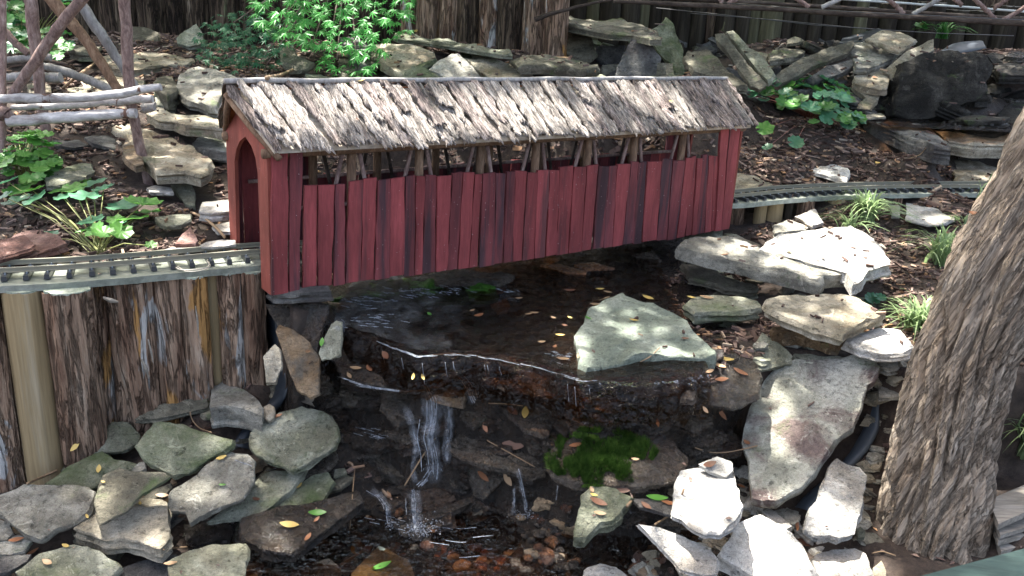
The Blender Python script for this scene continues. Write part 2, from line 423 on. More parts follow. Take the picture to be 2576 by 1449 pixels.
M['canopy'] = leaf_mat('canopy_leaf', (.09, .15, .035), .5, .5)
M['ivy'] = leaf_mat('ivy_leaf', (.04, .14, .03), .4, .4)
M['yellowleaf'] = leaf_mat('yellow_fallen_leaf', (.40, .29, .09), .5, .25)
M['tanleaf'] = leaf_mat('tan_fallen_leaf', (.29, .19, .11), .5, .2)
M['orangeleaf'] = leaf_mat('orange_fallen_leaf', (.22, .095, .045), .45, .2)
M['brownleaf'] = leaf_mat('brown_fallen_leaf', (.11, .05, .03), .45, .15)
M['greenleaf'] = leaf_mat('green_fallen_leaf', (.08, .22, .04), .35, .3)
M['stalk'] = plain('green_stalk', (.16, .17, .05), .5)
M['redstalk'] = plain('red_stalk', (.14, .05, .035), .5)
M['twig'] = plain('dry_twig', (.22, .15, .09), .8)

# mixed litter: colour comes from a per-chip attribute
def litter_mat(name, rough=.9):
    n = NT(name)
    at = n.new('ShaderNodeAttribute', attribute_name='chip')
    c = n.ramp(at.outputs['Fac'], [(0, (.035, .02, .015)), (.35, (.085, .055, .045)), (.6, (.14, .095, .08)), (.8, (.22, .165, .14)), (.93, (.26, .15, .08)), (1, (.38, .33, .27))])
    g = n.ramp(n.noise(n.coords(False), 500, 3), [(.3, .7), (.7, 1.2)])
    return n.done(n.mix(1, c, g, 'MULTIPLY'), rough, None, .2)
M['chips'] = litter_mat('bark_mulch_chips')

# ground: soil on the banks, wet black rock in the gully
n = NT('garden_soil')
at = n.new('ShaderNodeAttribute', attribute_name='wet')
co = n.coords(False)
soil = n.ramp(n.noise(co, 40, 8, .7), [(.3, (.022, .015, .011)), (.55, (.06, .042, .032)), (.75, (.11, .08, .06))])
wetc = n.ramp(n.noise(co, 30, 8, .7), [(.3, (.006, .0045, .004)), (.55, (.022, .015, .010)), (.75, (.055, .036, .024))])
c = n.mix(at.outputs['Fac'], soil, wetc)
rr = n.mix(at.outputs['Fac'], (.95, .95, .95), n.ramp(n.noise(co, 50, 4), [(.3, .05), (.7, .45)]))
b = n.bump(n.noise(co, 60, 8, .75), .014, .9); b = n.bump(n.noise(co, 250, 4, .7), .004, .8, b)
M['soil'] = n.done(c, rr, b, .5)

# water
def water_mat(name, tint, wave, stretch=(1, 1, 1), dist=.02, rough=.02, foam=0.0, fade=False):
    n = NT(name)
    co = n.coords(False, scale=stretch)
    h = n.noise(co, wave, 4, .6, .8)
    b = n.bump(h, dist, 1.0); b = n.bump(n.noise(co, wave*3.3, 3, .6, .5), dist*.35, .9, b)
    tr = n.new('ShaderNodeBsdfTransparent'); tr.inputs[0].default_value = (*tint, 1)
    gl = n.new('ShaderNodeBsdfGlossy'); gl.inputs['Roughness'].default_value = rough; n.l(b, gl.inputs['Normal'])
    fr = n.new('ShaderNodeFresnel'); fr.inputs[0].default_value = 1.33; n.l(b, fr.inputs['Normal'])
    ms = n.new('ShaderNodeMixShader'); n.l(fr.outputs[0], ms.inputs[0]); n.l(tr.outputs[0], ms.inputs[1]); n.l(gl.outputs[0], ms.inputs[2])
    last = ms.outputs[0]
    if foam > 0:
        df = n.new('ShaderNodeBsdfPrincipled'); df.inputs['Base Color'].default_value = (.75, .80, .88, 1); df.inputs['Roughness'].default_value = .15
        n.l(b, df.inputs['Normal'])
        f = n.ramp(n.noise(co, wave*1.4, 5, .7, .4), [(.38, foam*.25), (.62, foam)])
        m2 = n.new('ShaderNodeMixShader'); n.l(f, m2.inputs[0]); n.l(last, m2.inputs[1]); n.l(df.outputs[0], m2.inputs[2]); last = m2.outputs[0]
    if fade:
        at = n.new('ShaderNodeAttribute', attribute_name='fade'); t2 = n.new('ShaderNodeBsdfTransparent')
        m3 = n.new('ShaderNodeMixShader'); n.l(at.outputs['Fac'], m3.inputs[0]); n.l(t2.outputs[0], m3.inputs[1]); n.l(last, m3.inputs[2]); last = m3.outputs[0]
    n.l(last, n.out.inputs[0])
    return n.m
M['water'] = water_mat('dark_stream_water', (.42, .27, .17), 22, (1, 1.6, 1), .022)
M['rapid'] = water_mat('rippling_stream_water', (.55, .45, .32), 60, (.45, 1.9, 1), .05, .03, .10, True)
M['poolwater'] = water_mat('pebble_pool_water', (.62, .42, .27), 55, (1, 1.3, 1), .04)
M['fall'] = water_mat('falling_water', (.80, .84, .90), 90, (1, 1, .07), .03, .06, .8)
M['fallsheet'] = water_mat('sheet_of_falling_water', (.80, .84, .90), 100, (1, 1, .06), .03, .06, .6, True)
M['bubble'] = water_mat('water_bubble', (.9, .9, .9), 20, (1, 1, 1), .001)

n = NT('reflected_green_rock')
co = n.coords(False)
c = n.ramp(n.noise(co, 60, 6, .7), [(.3, (.015, .05, .008)), (.6, (.06, .16, .02)), (.8, (.16, .28, .05))])
M['greenrock'] = n.done(c, .4, n.bump(n.noise(co, 90, 6), .01, 1))  # green of reflected foliage put into the rock's colour
n = NT('deep_green_moss')
co = n.coords(False)
c = n.ramp(n.noise(co, 90, 6, .75), [(.3, (.025, .06, .012)), (.5, (.075, .16, .025)), (.66, (.15, .25, .05)), (.78, (.20, .20, .08))])
M['mossy'] = n.done(c, .95, n.bump(n.noise(co, 260, 6, .8), .012, 1), .1)

# ------------------------------------------------------------------ ground sheet
def build_ground():
    xs = np.concatenate([np.linspace(-40, -2.4, 10)[:-1], np.arange(-2.4, -.5, .014), np.arange(-.5, .75, .009), np.arange(.75, 2.9, .014), np.linspace(2.9, 40, 10)])
    ys = np.concatenate([np.linspace(-6, .55, 8)[:-1], np.arange(.55, 1.15, .014), np.arange(1.15, 1.68, .009), np.arange(1.68, 4.2, .014), np.linspace(4.2, 60, 12)])
    X, Y = np.meshgrid(xs, ys)
    Z = np.concatenate([terr(X[k:k+20].ravel(), Y[k:k+20].ravel()) for k in range(0, len(ys), 20)]).reshape(X.shape)
    nx, ny = len(xs), len(ys)
    v = np.stack([X.ravel(), Y.ravel(), Z.ravel()], 1)
    i = np.arange(nx*ny).reshape(ny, nx)
    f = np.stack([i[:-1, :-1].ravel(), i[:-1, 1:].ravel(), i[1:, 1:].ravel(), i[1:, :-1].ravel()], 1)
    me = bpy.data.meshes.new('ground')
    me.from_pydata(v.tolist(), [], f.tolist()); me.shade_smooth()
    a = me.attributes.new('wet', 'FLOAT', 'POINT')
    x, y, z = v.T
    pl, pr = PZ(690, 900, -.1).x, PZ(1870, 900, -.1).x
    w = np.clip((x-pl)/.05, 0, 1)*np.clip((pr-x)/.08, 0, 1)*np.clip((np.interp(x, EX, EY)+.02-y)/.03, 0, 1)
    w = np.maximum(w, np.clip((-.055-z)/.015, 0, 1)*(y > np.interp(x, EX, EY)-.05)*(x > pl)*(x < PZ(1800, 760, -.1).x))
    w = np.maximum(w, (z < -.385)*1.0*(x > pl)*(x < pr))
    w = np.maximum(w, np.clip(1-np.hypot(x-PY(2400, 300, 3.0).x, y-3.0)/.5, 0, 1))
    a.data.foreach_set('value', w.astype(np.float32))
    o = link('ground', me, M['soil']); setp(o, 'brown mulched garden banks sloping down to the rocky stream bed', kind='structure')
build_ground()

# ------------------------------------------------------------------ stones
def star_noise(rnd, n, octs):
    out = [0]*n
    for f, a in octs:
        ph = [rnd.uniform(-1, 1) for _ in range(f)]
        for i in range(n):
            t = i*f/n; k = int(t); u = t-k
            out[i] += a*(ph[k % f]*(1-u)+ph[(k+1) % f]*u)
    return out
def slab_mesh(name, pts, nrm, T_, seed, jag=1.0, dome=0.0, N=76):
    """pts: outline of the top face (place coordinates); extruded T_ against nrm with broken, layered sides"""
    rnd = random.Random(seed)
    raw = [Vector(p) for p in pts]
    pts = resample(raw, N, closed=True)
    for p in raw:                                   # keep the traced corners
        k = min(range(N), key=lambda i: (pts[i]-p).length); pts[k] = p.copy()
    c = sum(pts, Vector())/N
    size = sum((p-c).length for p in pts)/N
    nz = star_noise(rnd, N, [(9, .02), (20, .02), (38, .03)])
    pts = [c+(p-c)*(1.012+nz[i]*jag) for i, p in enumerate(pts)]
    off = Vector((seed*1.37 % 50, seed*2.11 % 50, seed*.73 % 50))
    vs = [c+nrm*(dome*size)]; fs = []
    amp = min(size*.06, .009)
    def relief(p, k=1.0):
        return nrm*(amp*k*(mn.noise((p+off)*14)*1.4+mn.noise((p+off)*45)*.7+.5*round(mn.noise((p*1.0+off)*9)*2.5)/2.5))
    for s in (.22, .44, .64, .8, .91, .975):
        for p in pts:
            q = c+(p-c)*s
            q = q+relief(q)+nrm*(dome*size*(1-s*s))
            vs.append(q)
    R = 6
    # rim and sides
    lev = [(.004/max(size, .02)*0, 1.0, .10)]
    nl = max(4, min(9, int(T_/.006)))
    strat = [rnd.uniform(-1, 1) for _ in range(nl+1)]
    bev = min(.0035, T_*.2)
    rings = [(bev*.9, 0.0)]
    for k in range(1, nl+1): rings.append((bev+(T_-bev)*k/nl, strat[k]))
    for d, sv in rings:
        for i, p in enumerate(pts):
            out = (p-c); out = (out-nrm*out.dot(nrm)).normalized()
            q = p-nrm*d
            m = mn.noise((q+off)*Vector((1, 1, 1)).length*11)*.6+mn.noise((q+off)*42)*.5
            sh = (m*.011+sv*.0045)*min(1.0, T_/.02)*jag*(0 if d < bev else 1)
            vs.append(q+out*sh-out*(d*.10))
    R2 = R+len(rings)
    for i in range(N): fs.append((0, 1+i, 1+(i+1) % N))
    for r in range(R2-1):
        for i in range(N):
            a = 1+r*N+i; b_ = 1+r*N+(i+1) % N
            fs.append((a, a+N, b_+N, b_))
    fs.append(tuple(1+(R2-1)*N+i for i in range(N)))
    vs = [Vector(v)-c for v in vs]
    me = mesh_from(name, vs, fs, True)
    bm = bmesh.new(); bm.from_mesh(me); bmesh.ops.recalc_face_normals(bm, faces=bm.faces); bm.to_mesh(me); bm.free()
    me.shade_smooth(); me.set_sharp_from_angle(angle=math.radians(38))
    return me, c
TILT = {'f': (0, -.06, 1), 't': (0, -.35, 1), 'T': (0, -.8, 1), 'u': (0, -1.8, 1), 'l': (-.4, -.3, 1), 'r': (.4, -.3, 1), 'U': (0, -3.5, .6)}
STONES = {}
def poly(tile, s):
    v = [float(q) for q in s.replace(',', ' ').split()]
    return [T(tile[0], tile[1], v[k], v[k+1]) for k in range(0, len(v), 2)]
def stone(label, tile, s, thick, lift, tilt='f', mat='grey', name='fieldstone', cat='stone', group='fieldstones edging the stream and banks', jag=1.0, dome=0.03, deep=None, y=None, z=None):
    pp = poly(tile, s)
    cx = sum(p[0] for p in pp)/len(pp); cy = sum(p[1] for p in pp)/len(pp)
    n_ = Vector(TILT[tilt] if isinstance(tilt, str) else tilt).normalized()
    A = PZ(cx, cy, z) if z is not None else (hit(cx, cy, lift) if y is None else PY(cx, cy, y))
    pts = []
    for px, py in pp:
        d = ray(px, py); dn = d.dot(n_)
        if abs(dn) < .03: dn = -.03
        t = (A-CAMP).dot(n_)/dn
        t = max(.3, min(t, A.y*1.6))
        pts.append(CAMP+d*t)
    depth = (A-CAMP).dot(_fw)
    T_ = thick/3*depth/F_PX/.88
    if deep: T_ = max(T_, deep)
    sd = len(STONES)+11
    me, c = slab_mesh(name, pts, n_, T_, sd, jag, dome)
    o = link(name, me, M[mat]); o.location = c
    setp(o, label, cat, group)
    STONES[label] = o
    return o

t00, t10, t20, t01, t11, t21, t02, t12, t22 = (0,0),(1,0),(2,0),(0,1),(1,1),(2,1),(0,2),(1,2),(2,2)
# --- upper left bank
stone('dull flat stone at the foot of the back palisade, left of the maple', t00, '980,200 1090,205 1200,250 1190,310 1000,318', 30, .02, 't', 'dim', deep=.03)
stone('pale pointed stone standing just left of the dark maple leaves', t00, '1480,178 1530,250 1535,330 1420,350 1340,330 1325,290 1400,230', 30, .03, 'T', 'green', deep=.04)
stone('small slate block on the mulch behind the crossed trestle poles', t00, '510,335 690,345 760,350 700,392 590,392 520,372', 60, .025, 'f', 'dim')
stone('long tan slab behind the tall trestle post, under the maple', t00, '770,420 870,402 1050,402 1230,410 1470,455 1440,482 1250,492 1150,510 1000,520 850,510 780,470', 60, .03, 'f', 'tan')
stone('flat tan stone crossed by the grey diagonal pole', t00, '690,585 800,573 1050,590 1092,612 1080,645 940,650 780,620', 45, .02, 'f', 'tan')
stone('tan stone under the lower diagonal pole of the trestle', t00, '500,650 600,620 720,640 800,690 800,715 640,715 520,695', 40, .02, 'f', 'tan')
stone('small tan stone left of the second trestle post', t00, '200,640 310,615 380,640 385,690 220,700', 30, .02, 'f', 'tan')
stone('large light grey slab leaning just left of the bridge roof', t00, '1340,590 1420,522 1500,500 1600,522 1750,570 1885,618 1940,640 1760,665 1690,700 1630,800 1560,800 1400,745 1335,700', 70, .05, (-.15,-.25,1), 'grey')
stone('grey-brown stone behind the broken end of the top trestle pole', t00, '1180,592 1290,582 1350,640 1340,690 1260,720 1200,690 1150,640', 90, .05, 'f', 'dim')
stone('rounded dark stone below the top trestle pole end', t00, '1160,690 1280,700 1330,740 1320,790 1180,790', 60, .02, 'f', 'green')
stone('tan slab with a wavy broken edge left of the roof eave', t00, '1095,850 1170,810 1250,850 1400,858 1560,888 1640,910 1690,975 1500,958 1400,952 1300,915 1200,905', 65, .045, 'f', 'tan')
stone('long tan slab lying diagonally behind the bowed trestle post', t00, '870,902 960,895 1150,1000 1330,1060 1440,1110 1610,1230 1560,1280 1500,1300 1400,1285 1180,1295 1150,1250 1080,1180 960,1050 860,980', 90, .06, 'f', 'tan')
stone('jagged brown block under the diagonal slab, left side', t00, '925,1100 960,1040 1030,1080 1075,1180 1085,1230 1020,1245 935,1180', 50, .055, 'f', 'brown')
stone('grey slab lying behind the left portal of the bridge', t00, '1440,1080 1500,1042 1720,1035 1760,1150 1600,1130 1500,1120', 80, .04, 'f', 'grey')
stone('thin dark slate lying flat in the mulch by the green clump', t00, '390,1040 580,1050 670,1090 560,1115 420,1100', 20, .008, 'f', 'slate')
stone('flat mauve-grey stone between the slate and the diagonal slab', t00, '640,1035 760,1020 850,1030 890,1100 870,1120 700,1090', 20, .012, 'f', 'slate')
stone('sunlit pale stone half hidden by leaves of the left plant', t00, '330,1310 450,1290 560,1250 690,1235 700,1280 620,1350 450,1400 350,1390', 40, .03, 'f', 'green')
stone('small sunlit stone at the foot of the bowed trestle post', t00, '1105,1415 1160,1392 1290,1410 1310,1450 1130,1452', 25, .02, 'f', 'pale')
stone('greenish stone beside the dark culvert behind the portal', t00, '1290,1400 1440,1388 1475,1450 1470,1560 1400,1540', 50, .02, 't', 'green')
stone('brown round stone hidden under the maple branches', t00, '2110,350 2190,338 2250,420 2370,470 2300,532 2190,532 2120,470', 50, .05, 'T', 'dim')
stone('mossy brown stone just above the roof ridge under the maple', t00, '2300,560 2420,558 2570,600 2590,640 2330,635', 50, .03, 'f', 'green')
stone('small round pale stone peeking over the left end of the ridge', t00, '1935,645 1955,618 1990,610 2045,635 2050,690 1940,690', 40, .05, 't', 'pale', dome=.3)
# --- stones behind the roof
stone('long thin straight slab resting in front of the middle palisade', t10, '415,278 480,264 700,292 960,327 1160,364 1296,398 1290,412 1200,405 1000,375 760,332 560,302 430,292', 30, .075, 'f', 'green')
stone('broad tan stone with a dark right edge below the thin straight slab', t10, '260,330 380,325 600,360 690,400 722,450 650,525 560,545 470,570 400,530 290,470 265,400', 60, .055, 't', 'tan')
stone('low mossy triangular stone rising behind the ridge', t10, '540,495 640,512 760,590 812,655 820,690 380,690 380,655 430,600', 40, .06, 'T', 'moss')
stone('smooth grey triangular stone standing behind the ridge', t10, '830,405 880,410 950,470 1010,530 1062,620 1065,690 830,690 760,580 660,530 720,460', 40, .07, 'T', 'grey')
stone('cream stone with dark undercut right side behind the ridge', t10, '930,430 1000,440 1180,450 1330,490 1425,540 1450,598 1400,622 1230,640 1130,602 1040,530', 55, .055, 't', 'tan')
stone('small oval stone at the right end of the cream stone', t10, '1440,600 1500,562 1600,590 1592,625 1500,655 1410,650', 30, .03, 'f', 'grey')
stone('flat layered slab with a ragged front holding one pale leaf', t10, '1290,440 1400,420 1620,430 1800,450 1935,500 1930,522 1850,525 1760,512 1500,492 1345,492', 60, .075, 'f', 'dim')
stone('mossy wedge stone under the flat layered slab', t10, '1640,570 1960,560 2065,602 2040,660 1680,660', 40, .03, 'T', 'moss')
stone('grey block with a split left face beside the middle palisade', t10, '1500,330 1505,260 1620,240 1850,262 1890,292 1928,400 1872,450 1750,430 1600,352', 40, .07, 'T', 'dim')
stone('long dark slab lying highest on the middle rock pile', t10, '1640,165 1720,135 1900,150 2080,150 2290,200 2390,262 2410,285 2320,290 2200,262 2000,250 1800,212', 40, .14, 'f', 'dim', y=3.12)
stone('tall mossy green stone standing upright with a rounded top', t10, '2450,130 2505,170 2525,250 2580,370 2590,600 2500,620 2470,470 2390,400 2345,300 2340,220 2400,170', 40, .1, (0,-2.2,1), 'moss')
stone('broad upright grey slab with angled shoulders right of the pile', t10, '2190,300 2305,285 2412,440 2385,560 2350,640 2065,640 2080,520 2130,400', 40, .1, (0,-2.6,1), 'slate')
stone('small upright grey slab beside the angled upright slab', t10, '2390,470 2500,480 2512,580 2480,640 2365,640', 40, .07, (0,-2,1), 'dim')
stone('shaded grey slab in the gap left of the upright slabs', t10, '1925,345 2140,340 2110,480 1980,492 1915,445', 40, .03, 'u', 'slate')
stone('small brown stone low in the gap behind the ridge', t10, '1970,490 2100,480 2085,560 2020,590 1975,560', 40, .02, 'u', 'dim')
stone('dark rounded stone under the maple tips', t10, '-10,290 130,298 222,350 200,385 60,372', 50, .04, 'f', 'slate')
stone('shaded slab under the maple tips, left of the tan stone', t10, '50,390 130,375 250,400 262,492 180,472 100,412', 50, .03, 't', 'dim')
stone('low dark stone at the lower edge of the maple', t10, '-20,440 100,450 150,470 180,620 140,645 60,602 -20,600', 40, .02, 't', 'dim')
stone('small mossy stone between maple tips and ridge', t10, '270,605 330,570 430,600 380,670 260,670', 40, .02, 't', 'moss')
# --- right pile
stone('tan slab sloping down behind the right end of the roof', t20, '10,430 40,372 190,380 250,430 310,500 430,600 492,662 400,642 200,560 90,530', 45, .06, 't', 'dim')
stone('long narrow slab leaning to the left, right of the roof', t20, '240,250 310,245 430,400 540,540 642,640 580,672 510,640 400,490 330,380 250,300', 50, .14, (-.3,-.9,1), 'dim')
stone('second narrow slab leaning to the left beside its twin', t20, '330,242 380,232 510,360 622,440 688,550 645,620 540,500 430,360 360,290', 40, .15, (-.3,-.8,1), 'green')
stone('small flat stone wedged right of the leaning slabs', t20, '650,402 730,370 850,360 925,380 910,412 800,440 660,452', 40, .09, 'f', 'dim')
stone('little stone in the notch between leaning slabs and flat stone', t20, '545,385 640,405 660,500 600,440', 30, .06, 'T', 'dim')
stone('longest slab rising to the right across the right-hand pile', t20, '655,590 900,440 1100,360 1280,308 1295,340 1250,400 1000,500 740,632 672,612', 40, .11, (.1,-.7,1), 'dim')
stone('shorter dark slab under the long rising slab', t20, '960,580 1080,500 1290,438 1305,490 1180,562 1000,618', 50, .07, (.1,-.6,1), 'slate')
stone('dark low slab behind the big-leaved plant', t20, '805,620 850,598 1000,620 1180,660 1260,690 1150,700 900,690 810,685', 40, .03, 'f', 'slate')
stone('pale mound-shaped stone right of the long rising slab', t20, '1290,322 1370,308 1480,380 1475,412 1350,422 1250,400', 40, .11, 't', 'grey')
stone('pale flat stone lying highest on the right pile', t20, '1380,290 1450,250 1530,230 1640,240 1765,300 1700,352 1640,388 1500,332', 30, .17, 't', 'tan')
stone('wedge of grey stone in the middle of the right pile', t20, '1290,440 1400,412 1612,395 1590,442 1400,515 1310,512', 40, .10, 't', 'grey')
stone('long pale slab leaning down to the left against the dark boulder', t20, '1505,542 1700,380 1892,293 1897,380 1750,452 1665,570 1600,602 1560,562', 40, .16, (-.2,-1.0,1), 'tan')
stone('knobbly tan stone below the leaning pale slab', t20, '1295,570 1380,530 1500,490 1562,590 1540,672 1480,672 1300,622', 50, .08, 't', 'tan')
stone('hooked pale stone at the pond edge behind the plant', t20, '1290,650 1350,632 1492,710 1480,742 1410,832 1380,862 1310,842 1330,780 1380,740', 40, .05, 'T', 'tan')
stone('flat blue-grey stone just behind the big-leaved plant', t20, '1150,700 1300,690 1382,700 1362,750 1320,782 1180,742', 40, .03, 't', 'slate')
stone('shaded stone in the nook left of the dark boulder', t20, '1450,790 1480,700 1600,760 1602,812 1540,832', 40, .02, 'T', 'dim')
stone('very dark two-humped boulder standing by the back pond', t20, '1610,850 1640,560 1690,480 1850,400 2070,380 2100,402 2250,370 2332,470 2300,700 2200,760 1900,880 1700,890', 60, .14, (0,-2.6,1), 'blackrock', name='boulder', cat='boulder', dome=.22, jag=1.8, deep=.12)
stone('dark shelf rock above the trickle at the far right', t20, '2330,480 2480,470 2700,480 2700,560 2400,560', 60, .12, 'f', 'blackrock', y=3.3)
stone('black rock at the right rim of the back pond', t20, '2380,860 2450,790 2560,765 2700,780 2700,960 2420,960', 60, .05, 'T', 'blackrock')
stone('thin flat sliver of stone on the pond rim', t20, '1300,872 1500,856 1532,882 1400,892', 12, .03, 'f', 'tan')
stone('long dark-sided kerb slab along the front of the back pond', t20, '1330,882 1450,880 1700,920 1850,980 1990,1060 2035,1130 1900,1112 1700,1042 1560,972 1400,932', 100, .06, 'f', 'slate')
stone('straight pale kerb slab between pond and leaning tree', t20, '1870,960 2100,970 2380,1000 2500,1022 2480,1092 2200,1092 2010,1062', 90, .055, 'f', 'tan')
stone('tan stone tucked behind the tree above the railway', t20, '2040,1200 2150,1192 2380,1260 2400,1392 2070,1392 2040,1260', 50, .03, 'f', 'tan')
stone('pale square-cornered stone set in the mulch above the railway', t20, '905,1258 1100,1205 1232,1215 1262,1312 1232,1372 1130,1332 1020,1302', 30, .02, 'f', 'pale')
stone('yellowish stone touching the right end of the bridge', t20, '340,1290 540,1318 700,1410 600,1432 340,1470', 30, .03, 'f', 'tan')
# --- left, by the track
stone('large dull red wedge stone at the left by the track', t01, '20,505 100,330 270,287 430,320 505,390 350,440 160,500', 60, .035, 'f', 'red')
stone('narrow red stone lying on the large red wedge', t01, '-30,372 180,328 272,400 235,425 -30,505', 40, .05, 'f', 'red')
stone('greenish stone under a scrap of red wood left of the portal', t01, '1165,195 1300,170 1445,172 1440,205 1370,240 1260,250 1200,232', 35, .035, 'f', 'green')
stone('small pinkish-red stone close to the track', t01, '1320,395 1360,340 1435,258 1495,370 1480,392', 30, .02, 'f', 'red')
stone('sunlit cream stone against the left portal', t01, '1505,150 1520,72 1740,55 1780,140 1600,160', 60, .05, 'f', 'pale')
stone('thin cream stone below the sunlit one at the portal', t01, '1600,245 1740,222 1790,290 1640,295', 30, .03, 'f', 'pale')
stone('white sunlit flat stone where the track enters the bridge', t01, '1490,412 1560,380 1680,360 1780,362 1780,402 1600,420', 15, .025, 'f', 'pale')
stone('white flat sliver of stone behind the far rail', t01, '1200,452 1300,422 1480,412 1450,442', 12, .015, 'f', 'pale')
# --- near corner of the bridge
stone('shaded block carrying the near corner of the bridge', t01, '1990,722 2100,715 2300,700 2485,708 2495,745 2300,765 2080,768', 70, .05, 'f', 'slate', y=1.535)
stone('broad grey stone standing under the near corner of the bridge', t01, '2010,850 2480,850 2460,950 2420,1080 2392,1240 2300,1222 2100,1012 2060,960', 40, .05, (0,-1.6,1), 'wetgrey', y=1.52)
stone('rusty brown tapering stone leaning under the near corner', t01, '2080,1050 2110,1000 2200,1030 2300,1130 2395,1235 2410,1270 2405,1430 2412,1530 2350,1560 2240,1500 2160,1290', 40, .07, (0,-1.7,1), 'brown', y=1.47)
stone('small greenish-white stone beside the waterfall top', t01, '2500,1000 2540,965 2580,975 2578,1120 2570,1225 2500,1262 2430,1262 2405,1215 2440,1120', 35, .05, (0,-1.3,1), 'green', y=1.46)
stone('narrow speckled stone against the end of the log wall', t01, '1985,1240 2075,1150 2120,1200 2122,1330 2080,1440 2010,1440 1998,1340', 35, .05, (0,-1.3,1), 'tan', y=1.46)
# --- lower left heap
stone('long low stone pointing right at the foot of the log wall', t02, '1000,270 1100,200 1250,140 1450,112 1565,100 1575,150 1540,185 1350,225 1180,262', 45, .05, 't', 'dim')
stone('blocky grey stone with a mossy front at the top of the heap', t02, '1580,190 1595,20 1680,-30 1800,15 1930,105 1985,180 1970,235 1840,188 1700,170', 150, .08, 'f', 'grey')
stone('domed greenish stone against the log wall', t02, '570,562 700,400 850,283 960,290 1045,370 1045,445 930,505 770,525 600,578', 40, .06, 'T', 'green', dome=.18)
stone('thick mossy boulder with a pale knob in the middle of the heap', t02, '1020,470 1120,350 1150,285 1280,288 1450,340 1750,420 1740,470 1560,580 1420,680 1300,690 1140,620 1050,540', 60, .085, 'T', 'moss', dome=.15)
stone('big rounded pale boulder at the top right of the heap', t02, '1890,370 1960,290 2100,222 2280,172 2420,200 2530,270 2552,400 2530,470 2400,562 2210,652 2080,602 1930,540 1892,460', 60, .09, (0,-.6,1), 'green', dome=.16)
stone('low mossy stone beneath the domed stone by the log wall', t02, '340,750 500,630 760,508 860,560 1000,590 1085,620 900,660 780,670 760,740 650,780 450,780', 50, .045, 't', 'moss', dome=.1)
stone('broad rounded speckled stone at the far left of the heap', t02, '-40,850 180,760 380,770 560,753 700,800 715,850 665,950 560,1040 420,1092 310,1162 220,1150 100,1090 20,1000 -40,960', 60, .08, 't', 'grey', dome=.06)
stone('dark triangular slab pointing down, on the middle of the heap', t02, '780,690 900,633 1020,660 1250,663 1272,700 1180,770 1060,840 960,950 745,1058 708,890', 30, .125, 't', 'dim')
stone('thick square-cut stone with a chipped front edge', t02, '545,1085 650,980 800,900 1050,850 1230,850 1262,880 1282,1150 1205,1232 1090,1200 900,1160 800,1170 640,1120', 120, .085, 'f', 'tan')
stone('long grey slab lying diagonally with one sunlit edge', t02, '1275,825 1480,690 1560,602 1720,508 1860,530 1932,590 1902,740 1832,860 1690,920 1500,1010 1430,1058 1400,962 1290,950 1270,890', 45, .13, 't', 'grey')
stone('greenish slab with a bright rim below the rounded boulder', t02, '2070,640 2230,650 2312,620 2282,700 2200,800 2080,900 1980,970 1800,1000 1560,1035 1700,940 1850,880 1900,750 1980,680', 40, .07, 't', 'green')
stone('dark mossy stone at the right tip of the heap', t02, '2110,880 2200,790 2380,680 2480,662 2522,740 2430,892 2380,880 2250,942 2090,915', 50, .05, 't', 'moss')
stone('small shaded stone under the right side of the rounded boulder', t02, '2310,630 2420,560 2530,488 2545,560 2440,655 2290,700', 50, .03, 't', 'wetgrey')
stone('small grey stone at the left edge under the speckled stone', t02, '-60,1000 60,1040 105,1130 50,1180 -60,1190', 40, .05, 't', 'grey')
stone('pale stone at the left edge holding a tan leaf', t02, '-60,1190 100,1140 210,1150 245,1180 180,1262 80,1292 -60,1290', 30, .04, 't', 'grey')
stone('low grey stone at the left edge near the bottom corner', t02, '-60,1310 230,1283 200,1340 60,1420 -60,1432', 40, .03, 't', 'slate')
stone('wide mossy stone at the bottom left with a curled leaf', t02, '130,1415 300,1290 440,1240 560,1210 760,1260 905,1380 850,1440 800,1560 200,1560', 60, .05, 't', 'green')
stone('dark low stone between two mossy ones at the bottom left', t02, '865,1440 930,1382 1260,1290 1322,1280 1382,1330 1362,1560 880,1560', 50, .04, 't', 'slate')
stone('flat greenish slab with a square corner at the bottom left', t02, '1260,1330 1380,1270 1600,1210 1860,1198 1872,1280 1850,1420 1820,1560 1300,1560', 60, .06, 'f', 'green')
stone('small pale stone with a hole tucked among mossy stones', t02, '990,650 1050,592 1090,582 1100,640 1040,665', 20, .06, 't', 'grey')
stone('grey stone peeping from under the triangular slab', t02, '1060,870 1160,800 1290,745 1300,780 1240,850 1100,880', 30, .06, 't', 'dim')
stone('brown stone in the gap behind the speckled stone', t02, '690,780 780,740 770,850 720,880', 30, .03, 't', 'brown')
WR = dict(name='wet_rock', cat='wet rock', group='wet rocks of the cascade')
stone('dark wet ledge in the shadow below the diagonal slab', t02, '1390,1060 1560,1040 1780,1005 1720,1150 1450,1225 1400,1200', 70, .04, 't', 'wet', **WR)
stone('glistening black rock at the left rim of the lower pool', t02, '1800,1010 1950,980 2100,930 2300,900 2576,830 2720,790 2740,880 2400,1130 2200,1280 1980,1250 1830,1150', 90, .07, 't', 'wet', **WR)
stone('small wet speckled stone below the black rock', t02, '2350,1240 2450,1180 2560,1170 2600,1220 2500,1292 2380,1300', 40, .02, 't', 'wetgrey', **WR)
stone('small damp grey stone at the bottom by the pool edge', t02, '2380,1345 2480,1310 2570,1380 2570,1520 2380,1520', 40, .02, 't', 'wetgrey', **WR)
